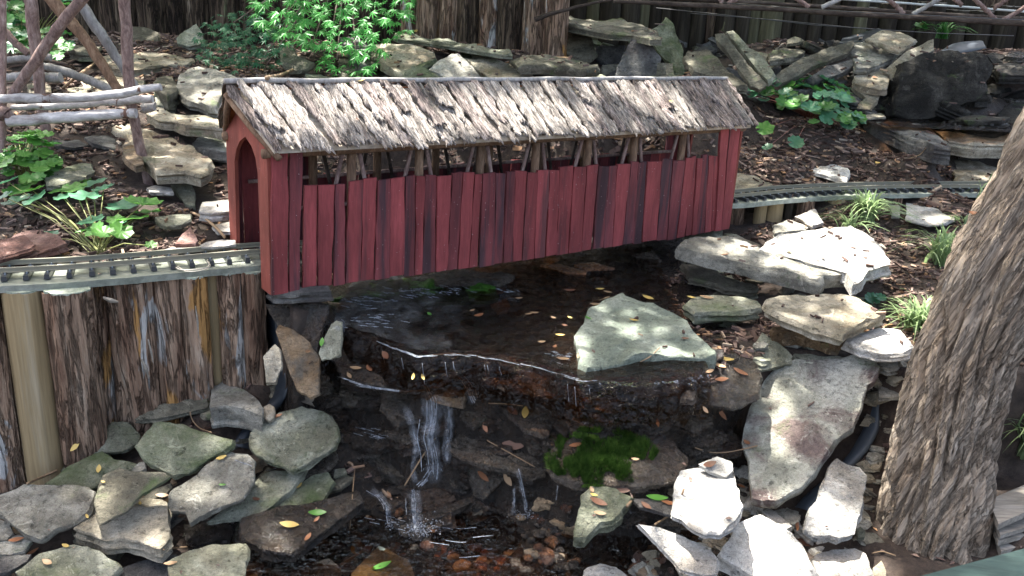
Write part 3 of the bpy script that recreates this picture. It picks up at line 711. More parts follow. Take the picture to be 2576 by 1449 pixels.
# --- cascade
stone('large smooth greenish slab overhanging the cascade', t11, '1860,890 2010,812 2120,775 2210,803 2400,860 2500,900 2600,960 2668,1050 2762,1130 2822,1200 2812,1235 2700,1242 2500,1232 2250,1252 2100,1292 1850,1342 1790,1312 1780,1190 1758,1080 1822,1000 1850,950', 110, .03, 'f', 'teal', z=-.066, dome=.015, jag=.5)
stone('orange wet slab under the bridge', t11, '1500,542 1640,538 1760,570 1850,600 1845,615 1700,602', 20, .04, 'f', 'orange', **WR)  # orange-brown is the stone's own colour
stone('second orange wet slab under the bridge, farther right', t11, '1760,545 1900,528 2060,570 1860,580', 20, .04, 'f', 'orange', **WR)
stone('flat brown slab just under water below the bridge', t11, '560,640 800,578 1000,590 1310,628 1200,690 1060,675 700,700', 30, .05, 'f', 'wetgrey', **WR)
stone('green reflection-coloured rock under the sunlit ripples', t11, '-60,800 240,680 450,645 1000,645 1140,700 1180,790 1120,815 700,830 200,810', 30, .035, 'f', 'greenrock', z=-.0812, dome=0, **WR)  # its colour carries the green reflection of the leaves behind
stone('small orange stone among the ripples', t11, '1150,720 1240,715 1240,740 1160,760', 20, .04, 'f', 'orange', **WR)
stone('squarish tan stone breaking the pool surface', t11, '1130,850 1245,800 1275,860 1250,900 1180,905', 20, .045, 'f', 'brown', **WR)
stone('shaded stone under the right end of the bridge', t11, '2190,470 2350,440 2420,520 2330,540 2250,520', 40, .03, 't', 'wetgrey', **WR)
stone('wet ledge left of the falling water', t12, '-20,280 120,182 400,228 600,330 520,420 440,462 220,482 100,452 -20,400', 70, .05, 't', 'wet', **WR)
stone('upper wet ledge right under the pool lip', t11, '-40,1240 150,1180 400,1200 700,1300 900,1420 700,1480 300,1460 0,1400', 60, .03, 't', 'wet', **WR)
stone('blocky wet rock just left of the pool lip', t11, '-250,1010 -60,960 150,980 330,1120 260,1230 -40,1250 -230,1180', 60, .03, 't', 'wet', **WR)
stone('grey-topped wet block at the centre of the cascade', t12, '780,480 840,352 920,290 1050,252 1200,340 1380,338 1520,420 1545,540 1540,690 1440,722 1240,642 1040,602 900,562', 60, .075, 't', 'wetgrey', **WR)
stone('dark flat wet rock above the centre block', t12, '1180,152 1330,100 1560,80 1605,250 1560,400 1380,345 1250,210', 50, .05, 't', 'wet', **WR)
stone('small wet rock between the two falls', t12, '890,240 930,130 1050,160 1100,250 1000,320', 50, .05, 't', 'wetgrey', **WR)
stone('pointed stone hanging below the centre block', t12, '960,602 1240,650 1255,690 1150,800 1072,880 1000,850 972,750', 35, .05, 'u', 'wetgrey', **WR)
stone('dark wet slab behind the lowest trickle', t12, '500,1000 680,960 980,850 1010,885 760,1000 600,1060', 60, .04, 't', 'wet', **WR)
stone('diagonal wet slab under the overhanging greenish slab', t12, '1740,0 1860,60 1980,170 2052,250 2032,320 1900,250 1780,120', 40, .05, 't', 'wet', **WR)
stone('wet rock right of the diagonal wet slab', t12, '2040,80 2300,60 2345,200 2200,275 2100,232', 50, .05, 't', 'wet', **WR)
stone('dark wet shelf below the left end of the greenish slab', t11, '1050,1310 1500,1330 1800,1400 1700,1560 1300,1520 1080,1440', 50, .03, 't', 'wet', **WR)
stone('wet shelf in shadow below the right end of the greenish slab', t11, '2050,1400 2500,1340 2750,1360 2650,1560 2200,1560', 60, .04, 't', 'wet', **WR)
MOSSROCK = stone('wet rock carrying the bright moss cushion', t12, '1570,560 1600,470 1750,405 1880,352 2080,325 2200,352 2330,400 2500,440 2620,530 2600,640 2500,742 2200,782 1850,762 1700,722 1580,680', 70, .05, 't', 'wetgrey', y=1.36, dome=.1, **WR)
stone('half-sunlit mossy stone standing at the pool, dark on its right', t12, '1820,832 1900,760 2050,780 2200,850 2145,920 2052,1030 1950,1042 1850,1150 1762,1152 1785,980', 90, .07, 't', 'moss', y=1.24)
stone('flat wet greenish stone at the bottom centre holding a green leaf', t12, '80,1425 280,1222 350,1240 500,1320 552,1420 560,1520 80,1520', 30, .03, 'f', 'teal')
stone('thin dark slab strewn with brown leaves', t12, '2190,860 2400,870 2520,920 2700,1020 2560,1010 2250,930', 20, .06, 'f', 'slate', y=1.27)
stone('white layered slab sloping towards the pool', t12, '2250,1065 2400,1085 2576,1140 2780,1250 2850,1330 2820,1430 2720,1440 2560,1400 2450,1280 2330,1150', 40, .05, 't', 'pale', y=1.16)
stone('pale rounded stone at the bottom edge right of the pool', t12, '1790,1520 1830,1400 1950,1350 2080,1380 2160,1440 2180,1520', 40, .05, 'f', 'pale', dome=.15)
# --- right bank
stone('long thick grey slab in front of the white one', t21, '-15,405 60,337 180,325 300,337 450,372 760,455 1000,520 1220,585 1290,620 1225,600 1080,620 1035,672 850,622 640,572 480,532 250,482', 100, .075, 'f', 'grey', y=1.88)
stone('big blazing white slab on the right bank', t21, '600,425 730,312 870,302 1000,282 1270,245 1400,312 1530,452 1577,540 1400,582 1330,682 1290,692 1230,592 1000,532 700,452', 90, .072, 'f', 'pale', y=1.92)
stone('shaded mossy stone beneath the long thick slab', t21, '-10,545 200,560 300,630 580,715 572,740 320,720 240,682 60,640', 50, .03, 'f', 'dim')
stone('layered greenish stone right of the overhanging slab', t21, '25,850 60,800 180,780 400,790 580,830 592,872 430,892 240,890 100,900', 95, .055, 'f', 'green')
stone('half-sunlit slab below the big white one', t21, '610,862 640,812 850,780 1200,765 1310,800 1420,860 1545,925 1380,962 1250,1040 1208,1088 1000,1032 800,955 640,885', 75, .085, 'f', 'tan')
stone('ochre block under the half-sunlit slab', t21, '675,1022 760,1010 850,1012 1215,1095 1215,1130 1150,1122 1000,1062 850,1040 690,1062', 110, .045, 'f', 'brown')
stone('greenish thin slab sandwiched under the ochre block', t21, '830,1235 850,1200 1200,1225 1240,1250 1000,1290 840,1270', 30, .04, 'f', 'green')
stone('shaded pointed stone left of the ochre block', t21, '480,1240 600,1058 750,1160 832,1240 820,1300 600,1345', 40, .03, 'T', 'green')
stone('flaky white stack of stone near the tree', t21, '1230,1130 1300,1052 1500,1030 1640,1050 1702,1112 1762,1182 1680,1212 1480,1222 1340,1190', 60, .06, 'f', 'pale')
stone('small grey cube-like stone beneath the flaky white stack', t21, '1480,1280 1560,1262 1622,1270 1632,1310 1560,1335 1490,1310', 60, .04, 'f', 'grey')
stone('large pale slab with purple stains leaning above the lower pool', t22, '450,440 462,330 510,170 600,0 660,-90 720,-130 850,-182 1200,-192 1300,-228 1430,-228 1482,-130 1440,-20 1382,0 1342,180 1290,330 1140,440 1080,520 1000,660 880,790 700,902 600,905 520,880 512,800 492,560', 75, .10, (-.35,-.55,1), 'stained', jag=.6, dome=.015)
stone('upright pale block between the stained slab and the tree', t22, '1110,620 1170,553 1250,600 1340,618 1397,682 1382,760 1345,920 1312,1050 1302,1120 1180,1152 1000,1130 920,1090 950,950 1040,850 1082,700', 70, .11, (.1,-.3,1), 'pale')
stone('blinding white stone left of the stained slab tip', t22, '-70,800 -20,655 120,625 380,650 402,760 460,930 412,1030 290,1120 180,1122 40,1040 -70,960', 45, .08, 'f', 'pale', y=1.22)
stone('little pale stone wedged behind the blinding white one', t22, '120,602 260,548 370,590 382,650 330,705 200,660', 30, .06, 't', 'pale', y=1.3)
stone('largest white stone at the bottom, dark on its left side', t22, '250,1290 320,1222 412,1050 530,990 580,988 700,1060 830,1120 900,1200 960,1320 1050,1450 1080,1560 700,1560 420,1400 330,1340', 120, .09, 't', 'pale')
stone('white stone at the bottom between the largest one and the tree', t22, '1000,1290 1120,1250 1300,1230 1382,1280 1442,1420 1452,1560 1090,1560 970,1340', 60, .06, 'f', 'pale')
stone('small grey wedge between stained slab and upright block', t22, '740,990 790,940 892,990 882,1030 840,1062 780,1040', 40, .06, 'f', 'grey')
stone('small cream chip left of the grey wedge', t22, '600,960 650,930 700,960 830,1080 780,1100 690,1060', 40, .06, 'f', 'pale')
stone('little pale stone at the foot of the tree, bottom edge', t22, '1430,1390 1500,1330 1535,1400 1535,1520 1450,1520', 40, .03, 'f', 'tan')
stone('round greenish pebble beside the upright block', t22, '1310,1100 1340,1075 1378,1110 1372,1160 1322,1162', 30, .03, 't', 'green', dome=.3)
stone('leaf-strewn wet rock between the overhang and the stained slab', t21, '60,1300 150,1235 250,1225 400,1210 560,1300 602,1400 560,1520 400,1600 200,1560 100,1430', 60, .04, 't', 'wetgrey', **WR)
stone('glittering wet rock at the left tip of the stained slab', t22, '60,300 180,300 330,310 462,450 402,522 200,540 120,432', 50, .03, 't', 'wet', **WR)
stone('shaded wet rock left of the glittering one', t22, '-120,440 0,400 90,422 102,600 0,650 -120,600', 50, .03, 't', 'wetgrey', **WR)
stone('pale slab lying among the grass clumps left of the tree', t21, '1690,80 1780,90 1900,130 2072,210 2000,240 1850,250 1690,205', 15, .015, 'f', 'pale')
stone('bright white stone in front of the low log edging', t21, '850,180 1000,130 1062,230 980,252 900,202', 30, .025, 'f', 'pale')
stone('flaky grey stone left of the bright white one', t21, '680,252 800,208 950,262 930,292 700,302', 40, .02, 'f', 'grey')
stone('rough grey stone supporting the right end of the bridge', t21, '0,350 100,290 230,253 290,262 312,340 100,350', 50, .05, 't', 'green')
stone('thin stone sliver behind the long thick slab', t21, '310,312 400,320 582,400 570,417 460,382', 20, .03, 'f', 'tan')
stone('flat grey stone behind the second grass clump', t21, '1560,90 1640,100 1640,180 1580,180', 20, .01, 'f', 'grey')
stone('shaded flat stone behind the tree left of the gravel', t22, '1480,-10 1640,-20 1640,90 1480,100', 30, .02, 'f', 'grey')
# river pebbles that can be told apart
PB = dict(name='pebble', cat='pebble', group='pebbles', dome=.45, jag=.5)
stone('rounded orange pebble under the white layered slab', t12, '2200,1290 2240,1248 2290,1270 2335,1340 2300,1370 2230,1345', 30, .006, 'f', 'rust', **PB)
stone('ochre flat pebble at the bottom right of the pool', t12, '2150,1400 2200,1350 2320,1375 2330,1430 2230,1450', 25, .006, 'f', 'orange', **PB)
stone('blue-grey pebble in the shaded right pool corner', t12, '1955,1300 1990,1262 2030,1265 2050,1310 1990,1325', 25, .02, 'f', 'slate', **PB)
stone('tan egg-shaped pebble resting on the black liner fold', t02, '1978,215 1990,170 2030,150 2068,170 2075,220 2055,270 2025,282 1990,255', 25, .12, 'T', 'tan', **PB)
stone('small brown pebble under the triangular slab tip', t02, '1282,740 1300,708 1325,715 1335,745 1300,760', 20, .05, 't', 'brown', **PB)
stone('large submerged brown pebble right of the main fall', t12, '760,1050 830,1010 930,1020 940,1060 850,1110 780,1090', 30, .006, 'f', 'orange', **PB)
stone('submerged rusty pebble below the right trickle', t12, '1540,1050 1600,1030 1670,1060 1650,1110 1560,1100', 30, .006, 'f', 'orange', **PB)
stone('long rusty pebble behind the right trickle', t12, '1420,990 1500,975 1560,1000 1540,1030 1440,1020', 30, .006, 'f', 'rust', **PB)
stone('brown cube-like pebble in the sparkling shallows', t12, '1040,1260 1100,1235 1145,1260 1130,1310 1060,1310', 30, .008, 'f', 'orange', **PB)
stone('broad brown pebble at the centre of the lower pool', t12, '650,1240 720,1200 800,1220 790,1280 690,1290', 30, .008, 'f', 'orange', **PB)
stone('rust-red pebble near the bubbles', t12, '1560,1160 1620,1150 1640,1190 1610,1230 1565,1200', 30, .006, 'f', 'orange', **PB)
stone('small orange pebble at the bottom of the pool', t12, '1150,1385 1175,1372 1200,1385 1195,1405 1160,1405', 30, .008, 'f', 'orange', **PB)
stone('brown wet pebble by the yellow leaf', t12, '80,1190 120,1165 160,1200 130,1230', 30, .02, 'f', 'brown', **PB)
stone('little reddish pebble beside the yellow leaf', t12, '165,1240 195,1220 225,1240 205,1260', 30, .02, 'f', 'red', **PB)

# ------------------------------------------------------------------ covered bridge
YAW = math.radians(36.94); BL, BW = 1.2131, .2011
BM = Matrix.Translation((-.4242, 1.5045, 0)) @ Matrix.Rotation(YAW, 4, 'Z') @ Matrix.Rotation(math.atan(.0196/BL), 4, 'Y')
BI = BM.inverted()
bridge = empty('covered_bridge')
bridge.matrix_world = BM
setp(bridge, 'model covered bridge with red board walls and silvery bark roof spanning the stream', 'covered bridge')
def BR(px, py, v):
    o = BI @ CAMP; d = (BI.to_3x3() @ ray(px, py))
    t = (v-o.y)/d.y
    p = o+d*t
    return p.x, p.z
rb = random.Random(5)
def plank(name, c, v, th, mat, seed, rows=7, jit=.0012):
    """c = (u left top, u right top, w top left, w top right, u left bottom, u right bottom, w bottom)"""
    r = random.Random(seed)
    ul, ur, wl, wr, bl, br, wb = c
    vs, fs = [], []
    for k in range(rows):
        t = k/(rows-1)
        a = ul+(bl-ul)*t+r.uniform(-jit, jit)*(0 < k < rows-1)*1.4; b_ = ur+(br-ur)*t+r.uniform(-jit, jit)*(0 < k < rows-1)*1.4
        za = wl+(wb-wl)*t; zb = wr+(wb-wr)*t+(r.uniform(-.001, .001) if k == rows-1 else 0)
        vs += [(a, v-th/2, za), (b_, v-th/2, zb), (b_, v+th/2, zb), (a, v+th/2, za)]
    for k in range(rows-1):
        for q in range(4):
            fs.append((k*4+q, k*4+(q+1) % 4, (k+1)*4+(q+1) % 4, (k+1)*4+q))
    fs += [(3, 2, 1, 0), tuple((rows-1)*4+q for q in range(4))]
    me = mesh_from(name, vs, fs, False)
    return link(name, me, M[mat], bridge)
TOPL = [(682,391),(765,466),(900,455),(1100,440),(1330,430),(1600,408),(1806,390),(1870,385)]
BOTL = [(682,738),(765,731),(859,715),(1000,697),(1200,672),(1345,653),(1500,627),(1700,600),(1833,573),(1860,570)]
tx = lambda x: float(np.interp(x, [p[0] for p in TOPL[1:]], [p[1] for p in TOPL[1:]]))
bx_ = lambda x: float(np.interp(x, [p[0] for p in BOTL], [p[1] for p in BOTL]))
h0 = lambda x: x/3
A1 = lambda x: 858.67+x/3
A2 = lambda x: 1717.3+x/3
# (top left, top right, bottom left, bottom right, dark?)
BRD = [(h0(2298),h0(2390),h0(2280),h0(2384),0),(h0(2397),h0(2520),h0(2396),h0(2497),0),(h0(2528),A1(20),h0(2512),A1(20),1)]
tops = [(60,160),(165,265),(270,360),(370,475),(485,555),(565,628),(635,712),(716,825),(835,910),(915,998),(1005,1055),(1062,1152),(1163,1238),(1242,1304),(1308,1396),(1402,1477),(1480,1568),(1573,1643),(1648,1748),(1754,1841),(1847,1932),(1938,2011),(2015,2072),(2080,2177),(2182,2236),(2240,2302),(2307,2412),(2418,2492),(2500,2590),(2596,2650)]
bots = [(27,140),(145,240),(245,360),(365,468),(470,550),(553,605),(610,704),(712,790),(798,868),(877,953),(960,1020),(1035,1145),(1150,1210),(1220,1282),(1289,1355),(1360,1445),(1455,1530),(1543,1618),(1622,1705),(1709,1804),(1808,1874),(1893,1965),(1971,2035),(2040,2112),(2117,2195),(2199,2260),(2267,2370),(2375,2445),(2454,2520),(2526,2580)]
dk = [0,0,1,0,1,0,1,0,1,0,0,1,1,1,0,0,0,0,0,0,0,1,1,0,1,1,0,1,1,0]
for (a, b_), (c_, d_), k in zip(tops, bots, dk): BRD.append((A1(a), A1(b_), A1(c_), A1(d_), k))
BRD += [(A2(62),A2(100),A2(20)+0,A2(60)+0,0),(A2(105),A2(143),A2(64),A2(96),0),(A2(146),A2(190),A2(100),A2(160),1),(A2(194),A2(228),A2(164),A2(210),0),(A2(231),A2(258),A2(214),A2(240),0)]
for k, (a, b_, c_, d_, dark) in enumerate(BRD):
    j = rb.uniform(-4, 4)
    ul, wl = BR(a, tx(a)+j, 0); ur, wr = BR(b_, tx(b_)+j+rb.uniform(-3, 3), 0)
    bl, wb = BR(c_, bx_((c_+d_)/2)+rb.uniform(-2, 2), 0); br, _ = BR(d_, bx_(d_), 0)
    plank('board', (ul, ur, wl, wr, bl, br, wb), rb.uniform(-.0016, .0016), .006, 'dark_board' if dark else 'red_board', k)
# tall corner boards, front face
for a, b_, c_, d_, dark, t_ in [(683,724,683,724,0,0),(730,761,728,752,1,0),(A2(283),A2(343),A2(243),A2(286),0,1),(A2(347),A2(430),A2(290),A2(344),0,1)]:
    ul, _ = BR(a, 430, -.004); ur, _ = BR(b_, 430, -.004); bl, _ = BR(c_, bx_(c_)-4, -.004); br, wb = BR(d_, bx_(d_)+2, -.004)
    if t_: ul, _ = BR(a, 330, -.004); ur, _ = BR(b_, 325, -.004)
    wt = .262
    plank('corner_board', (ul, ur, wt, wt, bl, br, wb), -.003, .007, 'dark_board' if dark else 'red_board', 60+int(a))
# rear wall
u = .0; k = 0
while u < BL-.01:
    w_ = rb.uniform(.018, .032); g = rb.choice([.0006, .001, .003])
    ht_ = .25 if (u < .15 or u > BL-.06) else .165+rb.uniform(-.004, .004)
    plank('rear_board', (u, min(u+w_, BL), ht_, ht_+rb.uniform(-.002, .002), u, min(u+w_, BL), .0), BW, .005, rb.choice(['red_board', 'dark_board']), 200+k, 4)
    u += w_+g; k += 1
# top rails of the walls, eave beams
for v, w_ in ((.012, .150), (BW-.012, .165)):
    m = MB(); m.tube([(0.03, v, w_), (BL/2, v, w_+.002), (BL-.03, v, w_)], .004, 6); m.build('wall_rail', M['stick'], bridge, True)
for v in (.004, BW-.004):
    m = MB(); m.tube([(-.012, v, .252), (BL*.5, v, .253), (BL+.012, v, .252)], .0085, 9, ridg=.08); m.build('eave_beam', M['post'], bridge, True)
# posts and braces
pu = []
for x in (300, 885, A1(590), A1(1050), A1(1465), A1(1855), A1(2200), A1(2560)):
    if x < 700: continue
    u_, _ = BR(x, 410, .014); pu.append(u_)
stp = (pu[-1]-pu[0])/(len(pu)-1)
for u_ in [pu[0]-stp]+pu:
    if u_ < .03 or u_ > BL-.03: continue
    for v in (.016, BW-.016):
        m = MB(); m.tube([(u_, v, .02), (u_+.001, v, .14), (u_, v, .25)], [.0095, .009, .0085], 10, ridg=.06)
        m.build('post', M['post'], bridge, True)
        for s in (-1, 1):
            m = MB(); m.tube([(u_+s*.016, v+.002, .247), (u_+s*.036, v+.002, .16), (u_+s*.06, v+.002, .05)], [.0042, .004, .0045], 6, ridg=.1)
            m.build('brace', M['stick' if v < .1 else 'darkstick'], bridge, True)  # rear braces darker: shade inside the bridge put into their colour
    m = MB(); m.tube([(u_, .01, .246), (u_, BW-.01, .246)], .006, 7); m.build('crossbeam', M['post'], bridge, True)
# floor
m = MB(); m.box((BL/2, BW/2, .026), Vector((BL-.01, 0, 0)), Vector((0, BW-.02, 0)), Vector((0, 0, .010))); m.build('floor', M['floorwood'], bridge)
# end panels with an arched opening
def end_panel(u, th, name):
    op = [(.043, 0), (.044, .10), (.046, .212), (.054, .236), (.072, .254), (.10, .266), (.128, .254), (.148, .236), (.160, .212), (.164, .1), (.168, .0)]
    outer = [(0, 0), (0, .10), (0, .2), (0, .262), (.04, .288), (BW/2, .342), (BW-.04, .288), (BW, .262), (BW, .2), (BW, .1), (BW, 0)]
    vs, fs = [], []
    for du in (-th/2, th/2):
        for a in (outer, op):
            vs += [(u+du, v, w_) for v, w_ in a]
    n_ = 11
    for k in range(n_-1):
        fs.append((k, k+1, n_+k+1, n_+k)); fs.append((2*n_+k, 3*n_+k, 3*n_+k+1, 2*n_+k+1))
        fs.append((n_+k, n_+k+1, 3*n_+k+1, 3*n_+k)); fs.append((k, 2*n_+k, 2*n_+k+1, k+1))
    fs += [(0, n_, 3*n_, 2*n_), (n_-1, 3*n_-1, 4*n_-1, 2*n_-1)]
    me = mesh_from(name, vs, fs, False)
    bm = bmesh.new(); bm.from_mesh(me); bmesh.ops.recalc_face_normals(bm, faces=bm.faces); bm.to_mesh(me); bm.free()
    return link(name, me, M['end_board'], bridge)
end_panel(-.002, .007, 'portal_panel'); end_panel(BL+.002, .007, 'portal_panel')
for k, (v0, v1, wt) in enumerate([(.050, .072, .2), (.118, .132, .21), (.136, .155, .2)]):   # inner lining seen through the left portal
    pass
# roof: sheathing, shingles, ridge pole
RU0, RU1, EU0, EU1 = -.035, BL+.035, .0, BL+.0
RV, RW, EV, EW = BW/2, .354, -.036, .2605
def roofpt(t, s, side=1, off=0.0):
    """t 0..1 along, s 0 ridge .. 1 eave"""
    u = (RU0+(RU1-RU0)*t)*(1-s)+(EU0+(EU1-EU0)*t)*s
    v = RV+(EV-RV)*s; w_ = RW+(EW-RW)*s
    n_ = Vector((0, -(RW-EW), (RV-EV))).normalized()
    p = Vector((u, v, w_))+n_*off
    if side < 0: p.y = BW-p.y
    return p
for side in (1, -1):
    m = MB()
    q = [roofpt(0, 0, side, -.004), roofpt(1, 0, side, -.004), roofpt(1, .93, side, -.004), roofpt(0, .93, side, -.004)]
    q2 = [p+Vector((0, 0, -.007)) for p in q]
    m.add(q+q2, [(0, 1, 2, 3), (4, 7, 6, 5), (0, 4, 5, 1), (1, 5, 6, 2), (2, 6, 7, 3), (3, 7, 4, 0)])
    m.build('roof_sheathing', M['ply'] if side > 0 else M['cedarply'], bridge)
def shingle(t0, t1, s0, s1, side, off, seed, mat, lean=0.0):
    r = random.Random(seed)
    nu, ns = (9, 20) if side > 0 else (4, 8)
    vs, fs = [], []
    lj = [r.uniform(-1, 1) for _ in range(ns)]; rj = [r.uniform(-1, 1) for _ in range(ns)]
    for _ in range(1):
        lj = [(lj[i]+lj[max(i-1, 0)])/2 for i in range(ns)]; rj = [(rj[i]+rj[max(i-1, 0)])/2 for i in range(ns)]
    wj = .0055/BL
    endj = [r.uniform(-.05, .05) for _ in range(nu)]; endj2 = [r.uniform(-.02, .02) for _ in range(nu)]
    curl = r.uniform(0, .004)
    off_ = Vector((seed*.37, seed*1.1, 0))
    for k in range(ns):
        a = k/(ns-1)
        for q in range(nu):
            b_ = q/(nu-1)
            s = s0+(s1-s0)*a + (endj[q]*max(0, a-.8)*5 if True else 0)+(endj2[q]*max(0, .2-a)*5*-1)
            tt = t0+(t1-t0)*b_ + lean*a + (lj[k]*(1-b_)+rj[k]*b_)*wj
            u_ = tt*BL
            h = mn.noise(Vector((u_*170, s*2.2, 0))+off_)*.0022+mn.noise(Vector((u_*420, s*9, 3))+off_)*.0012+abs(mn.noise(Vector((u_*90, s*5, 7))+off_))*.003
            edge = min(b_, 1-b_); h -= .0034*max(0, 1-edge*6)
            h += curl*(2*b_-1)**2*.6+curl*max(0, a-.75)*1.5
            vs.append(roofpt(tt, max(s, -.01), side, off+h))
    nb = len(vs)
    for k in range(ns):
        for q in range(nu):
            vs.append(vs[k*nu+q]-Vector((0, -.2*side, 1)).normalized()*.0035)
    for k in range(ns-1):
        for q in range(nu-1):
            a = k*nu+q
            fs.append((a, a+1, a+nu+1, a+nu)); fs.append((nb+a, nb+a+nu, nb+a+nu+1, nb+a+1))
    for k in range(ns-1):
        fs.append((k*nu, (k+1)*nu, nb+(k+1)*nu, nb+k*nu)); a = k*nu+nu-1; fs.append((a, nb+a, nb+a+nu, a+nu))
    for q in range(nu-1):
        fs.append((q, nb+q, nb+q+1, q+1)); a = (ns-1)*nu+q; fs.append((a, a+1, nb+a+1, nb+a))
    me = mesh_from('bark_shingle', vs, fs, True); me.set_sharp_from_angle(angle=math.radians(40))
    link('bark_shingle', me, M[mat], bridge)
t = -.004; k = 0
while t < 1.0:
    w_ = rb.uniform(.014, .024)
    t1 = min(t+w_-.0016, 1.006)
    ofs = .004+(k % 2)*.0035+rb.uniform(0, .003)
    mat = rb.choice(['shingle', 'shingle', 'shingle_dark'])
    lean = rb.uniform(-.003, .003)
    cut = rb.random()
    if cut < .22:                                   # a shorter upper strip lapped over a lower one
        sp = rb.uniform(.45, .8)
        shingle(t, t1, sp-.15, rb.uniform(.98, 1.04), 1, ofs-.001, 300+k, mat, 0)
        shingle(t-.002, t1-.002, .01, sp, 1, ofs+.005, 500+k, rb.choice(['shingle', 'shingle_dark']), lean)
    else:
        shingle(t, t1, rb.uniform(.0, .02), rb.uniform(.94, 1.06), 1, ofs, 300+k, mat, lean)
    t += w_; k += 1
t = -.004
while t < 1.0:
    w_ = rb.uniform(.03, .05)
    shingle(t, min(t+w_+.002, 1.006), .01, rb.uniform(.98, 1.06), -1, .004+(k % 3)*.003, 700+k, rb.choice(['shingle', 'shingle_dark'])); t += w_; k += 1
m = MB(); pts = [Vector((RU0-.004+(RU1-RU0+.008)*i/16, RV+.001*math.sin(i*1.7), RW+.009+.0012*math.sin(i*2.3))) for i in range(17)]
m.tube(pts, [.0052+.0008*math.sin(i*3.1) for i in range(17)], 8, ridg=.12, jit=.05, seed=3); m.build('ridge_pole', M['greystick'], bridge, True)
for side in (1, -1):
    m = MB(); m.tube([roofpt(-.0, .02, side, -.016), roofpt(0, .5, side, -.016), roofpt(0.004, 1.0, side, -.014)], .006, 7, ridg=.1); m.build('rake_pole', M['post'], bridge, True)
# small yellow leaf etc. on the roof come later

# ------------------------------------------------------------------ railway
def track(cl, label, name, tie_pitch=.03, bedoff=(.062, .048), bed_th=.012, gauge=.045, z=.045, zbed=.035, nres=60):
    root = empty(name, (0, 0, 0)); setp(root, label, 'railway track', 'railway tracks on both sides of the bridge')
    P = resample(cl, nres, smooth=3)
    L = sum((a-b_).length for a, b_ in zip(P, P[1:]))
    def side(i): 
        t = (P[min(i+1, nres-1)]-P[max(i-1, 0)]).normalized(); return Vector((t.y, -t.x, 0)), t
    # roadbed
    vs, fs = [], []
    for i, p in enumerate(P):
        s_, _ = side(i)
        a = p+s_*(bedoff[0]+.002*mn.noise(p*20)); b_ = p-s_*bedoff[1]
        vs += [(a.x, a.y, zbed), (b_.x, b_.y, zbed), (b_.x, b_.y, zbed-bed_th), (a.x, a.y, zbed-bed_th)]
    for i in range(nres-1):
        for q in range(4): fs.append((i*4+q, i*4+(q+1) % 4, (i+1)*4+(q+1) % 4, (i+1)*4+q))
    fs += [(3, 2, 1, 0), tuple((nres-1)*4+q for q in range(4))]
    link('roadbed', mesh_from('roadbed', vs, fs, False), M['bed'], root)
    for sg in (-1, 1):
        m = MB(); vs = []
        prof = [(-.0034, 0), (.0034, 0), (.0034, .0014), (.0009, .0022), (.0009, .0058), (.0018, .0064), (.0018, .0088), (-.0018, .0088), (-.0018, .0064), (-.0009, .0058), (-.0009, .0022), (-.0034, .0014)]
        for i, p in enumerate(P):
            s_, _ = side(i); c = p+s_*(sg*gauge/2)
            vs += [(c.x+s_.x*a, c.y+s_.y*a, z+.001+b_) for a, b_ in prof]
        n_ = len(prof); fs = [(i*n_+q, i*n_+(q+1) % n_, (i+1)*n_+(q+1) % n_, (i+1)*n_+q) for i in range(nres-1) for q in range(n_)]
        fs += [tuple(range(n_))[::-1], tuple((nres-1)*n_+q for q in range(n_))]
        m.add(vs, fs); m.build('rail', M['rail'], root)
    # ties, shared mesh
    m = MB(); w2, l2, h2 = .0048, .044, .008
    vs = [(-w2, -l2, 0), (w2, -l2, 0), (w2, l2, 0), (-w2, l2, 0), (-w2*.82, -l2*.975, h2), (w2*.82, -l2*.975, h2), (w2*.82, l2*.975, h2), (-w2*.82, l2*.975, h2)]
    m.add(vs, [(3, 2, 1, 0), (4, 5, 6, 7), (0, 1, 5, 4), (1, 2, 6, 5), (2, 3, 7, 6), (3, 0, 4, 7)])
    tm = m.mesh('tie'); tm.materials.append(M['tie'])
    m = MB()
    for sg in (-1, 1):
        for o_ in (-.006, .006):
            m.tube([(0, sg*gauge/2+o_, h2-.001), (0, sg*gauge/2+o_, h2+.0024)], [.0016, .0012], 6)
    sm = m.mesh('screws'); sm.materials.append(M['screw'])
    n_ = int(L/tie_pitch)
    for k, p in enumerate(resample(P, n_)):
        i = min(range(nres), key=lambda q: (P[q]-p).length); s_, t_ = side(i)
        o = link('tie', tm, None, root); o.location = (p.x, p.y, z-.0078); o.rotation_euler = (0, 0, math.atan2(t_.y, t_.x)+random.Random(k).uniform(-.03, .03))
        o2 = link('screws', sm, None, o)
    return root
cl = [PZ(x, y, .047) for x, y in [(-260, 688), (0, 675), (170, 667), (330, 655), (500, 640), (656, 627)]]
cl[0].z = .047
ub = BM @ Vector((.12, BW/2-.004, .04)); ub2 = BM @ Vector((.35, BW/2, .04))
TL = track(cl+[Vector((ub.x, ub.y, .047))], 'model railway track on a pale roadbed leading into the left portal', 'railway_track')
cr = [PZ(x, y, .045) for x, y in [(1844, 492), (1964, 480), (2070, 474.5), (2160, 471), (2320, 468.5), (2486, 468.5), (2800, 474)]]
ue = BM @ Vector((BL-.1, BW/2, .04))
TR = track([Vector((ue.x, ue.y, .045))]+cr, 'model railway track curving right from the bridge towards the leaning tree', 'railway_track', .03, (.05, .045))
m = MB()
P_ = [PZ(*T(0, 1, x, y), .044) for x, y in [(1330, 570), (1350, 585), (1420, 590), (1500, 582), (1570, 570), (1580, 545), (1560, 520), (1575, 505)]]
m.tube(resample(P_, 30, smooth=2), .0011, 5); w1 = m.build('wire', M['wire'], None, True); setp(w1, 'loop of pale wire lying beside the ties of the left track', 'wire')
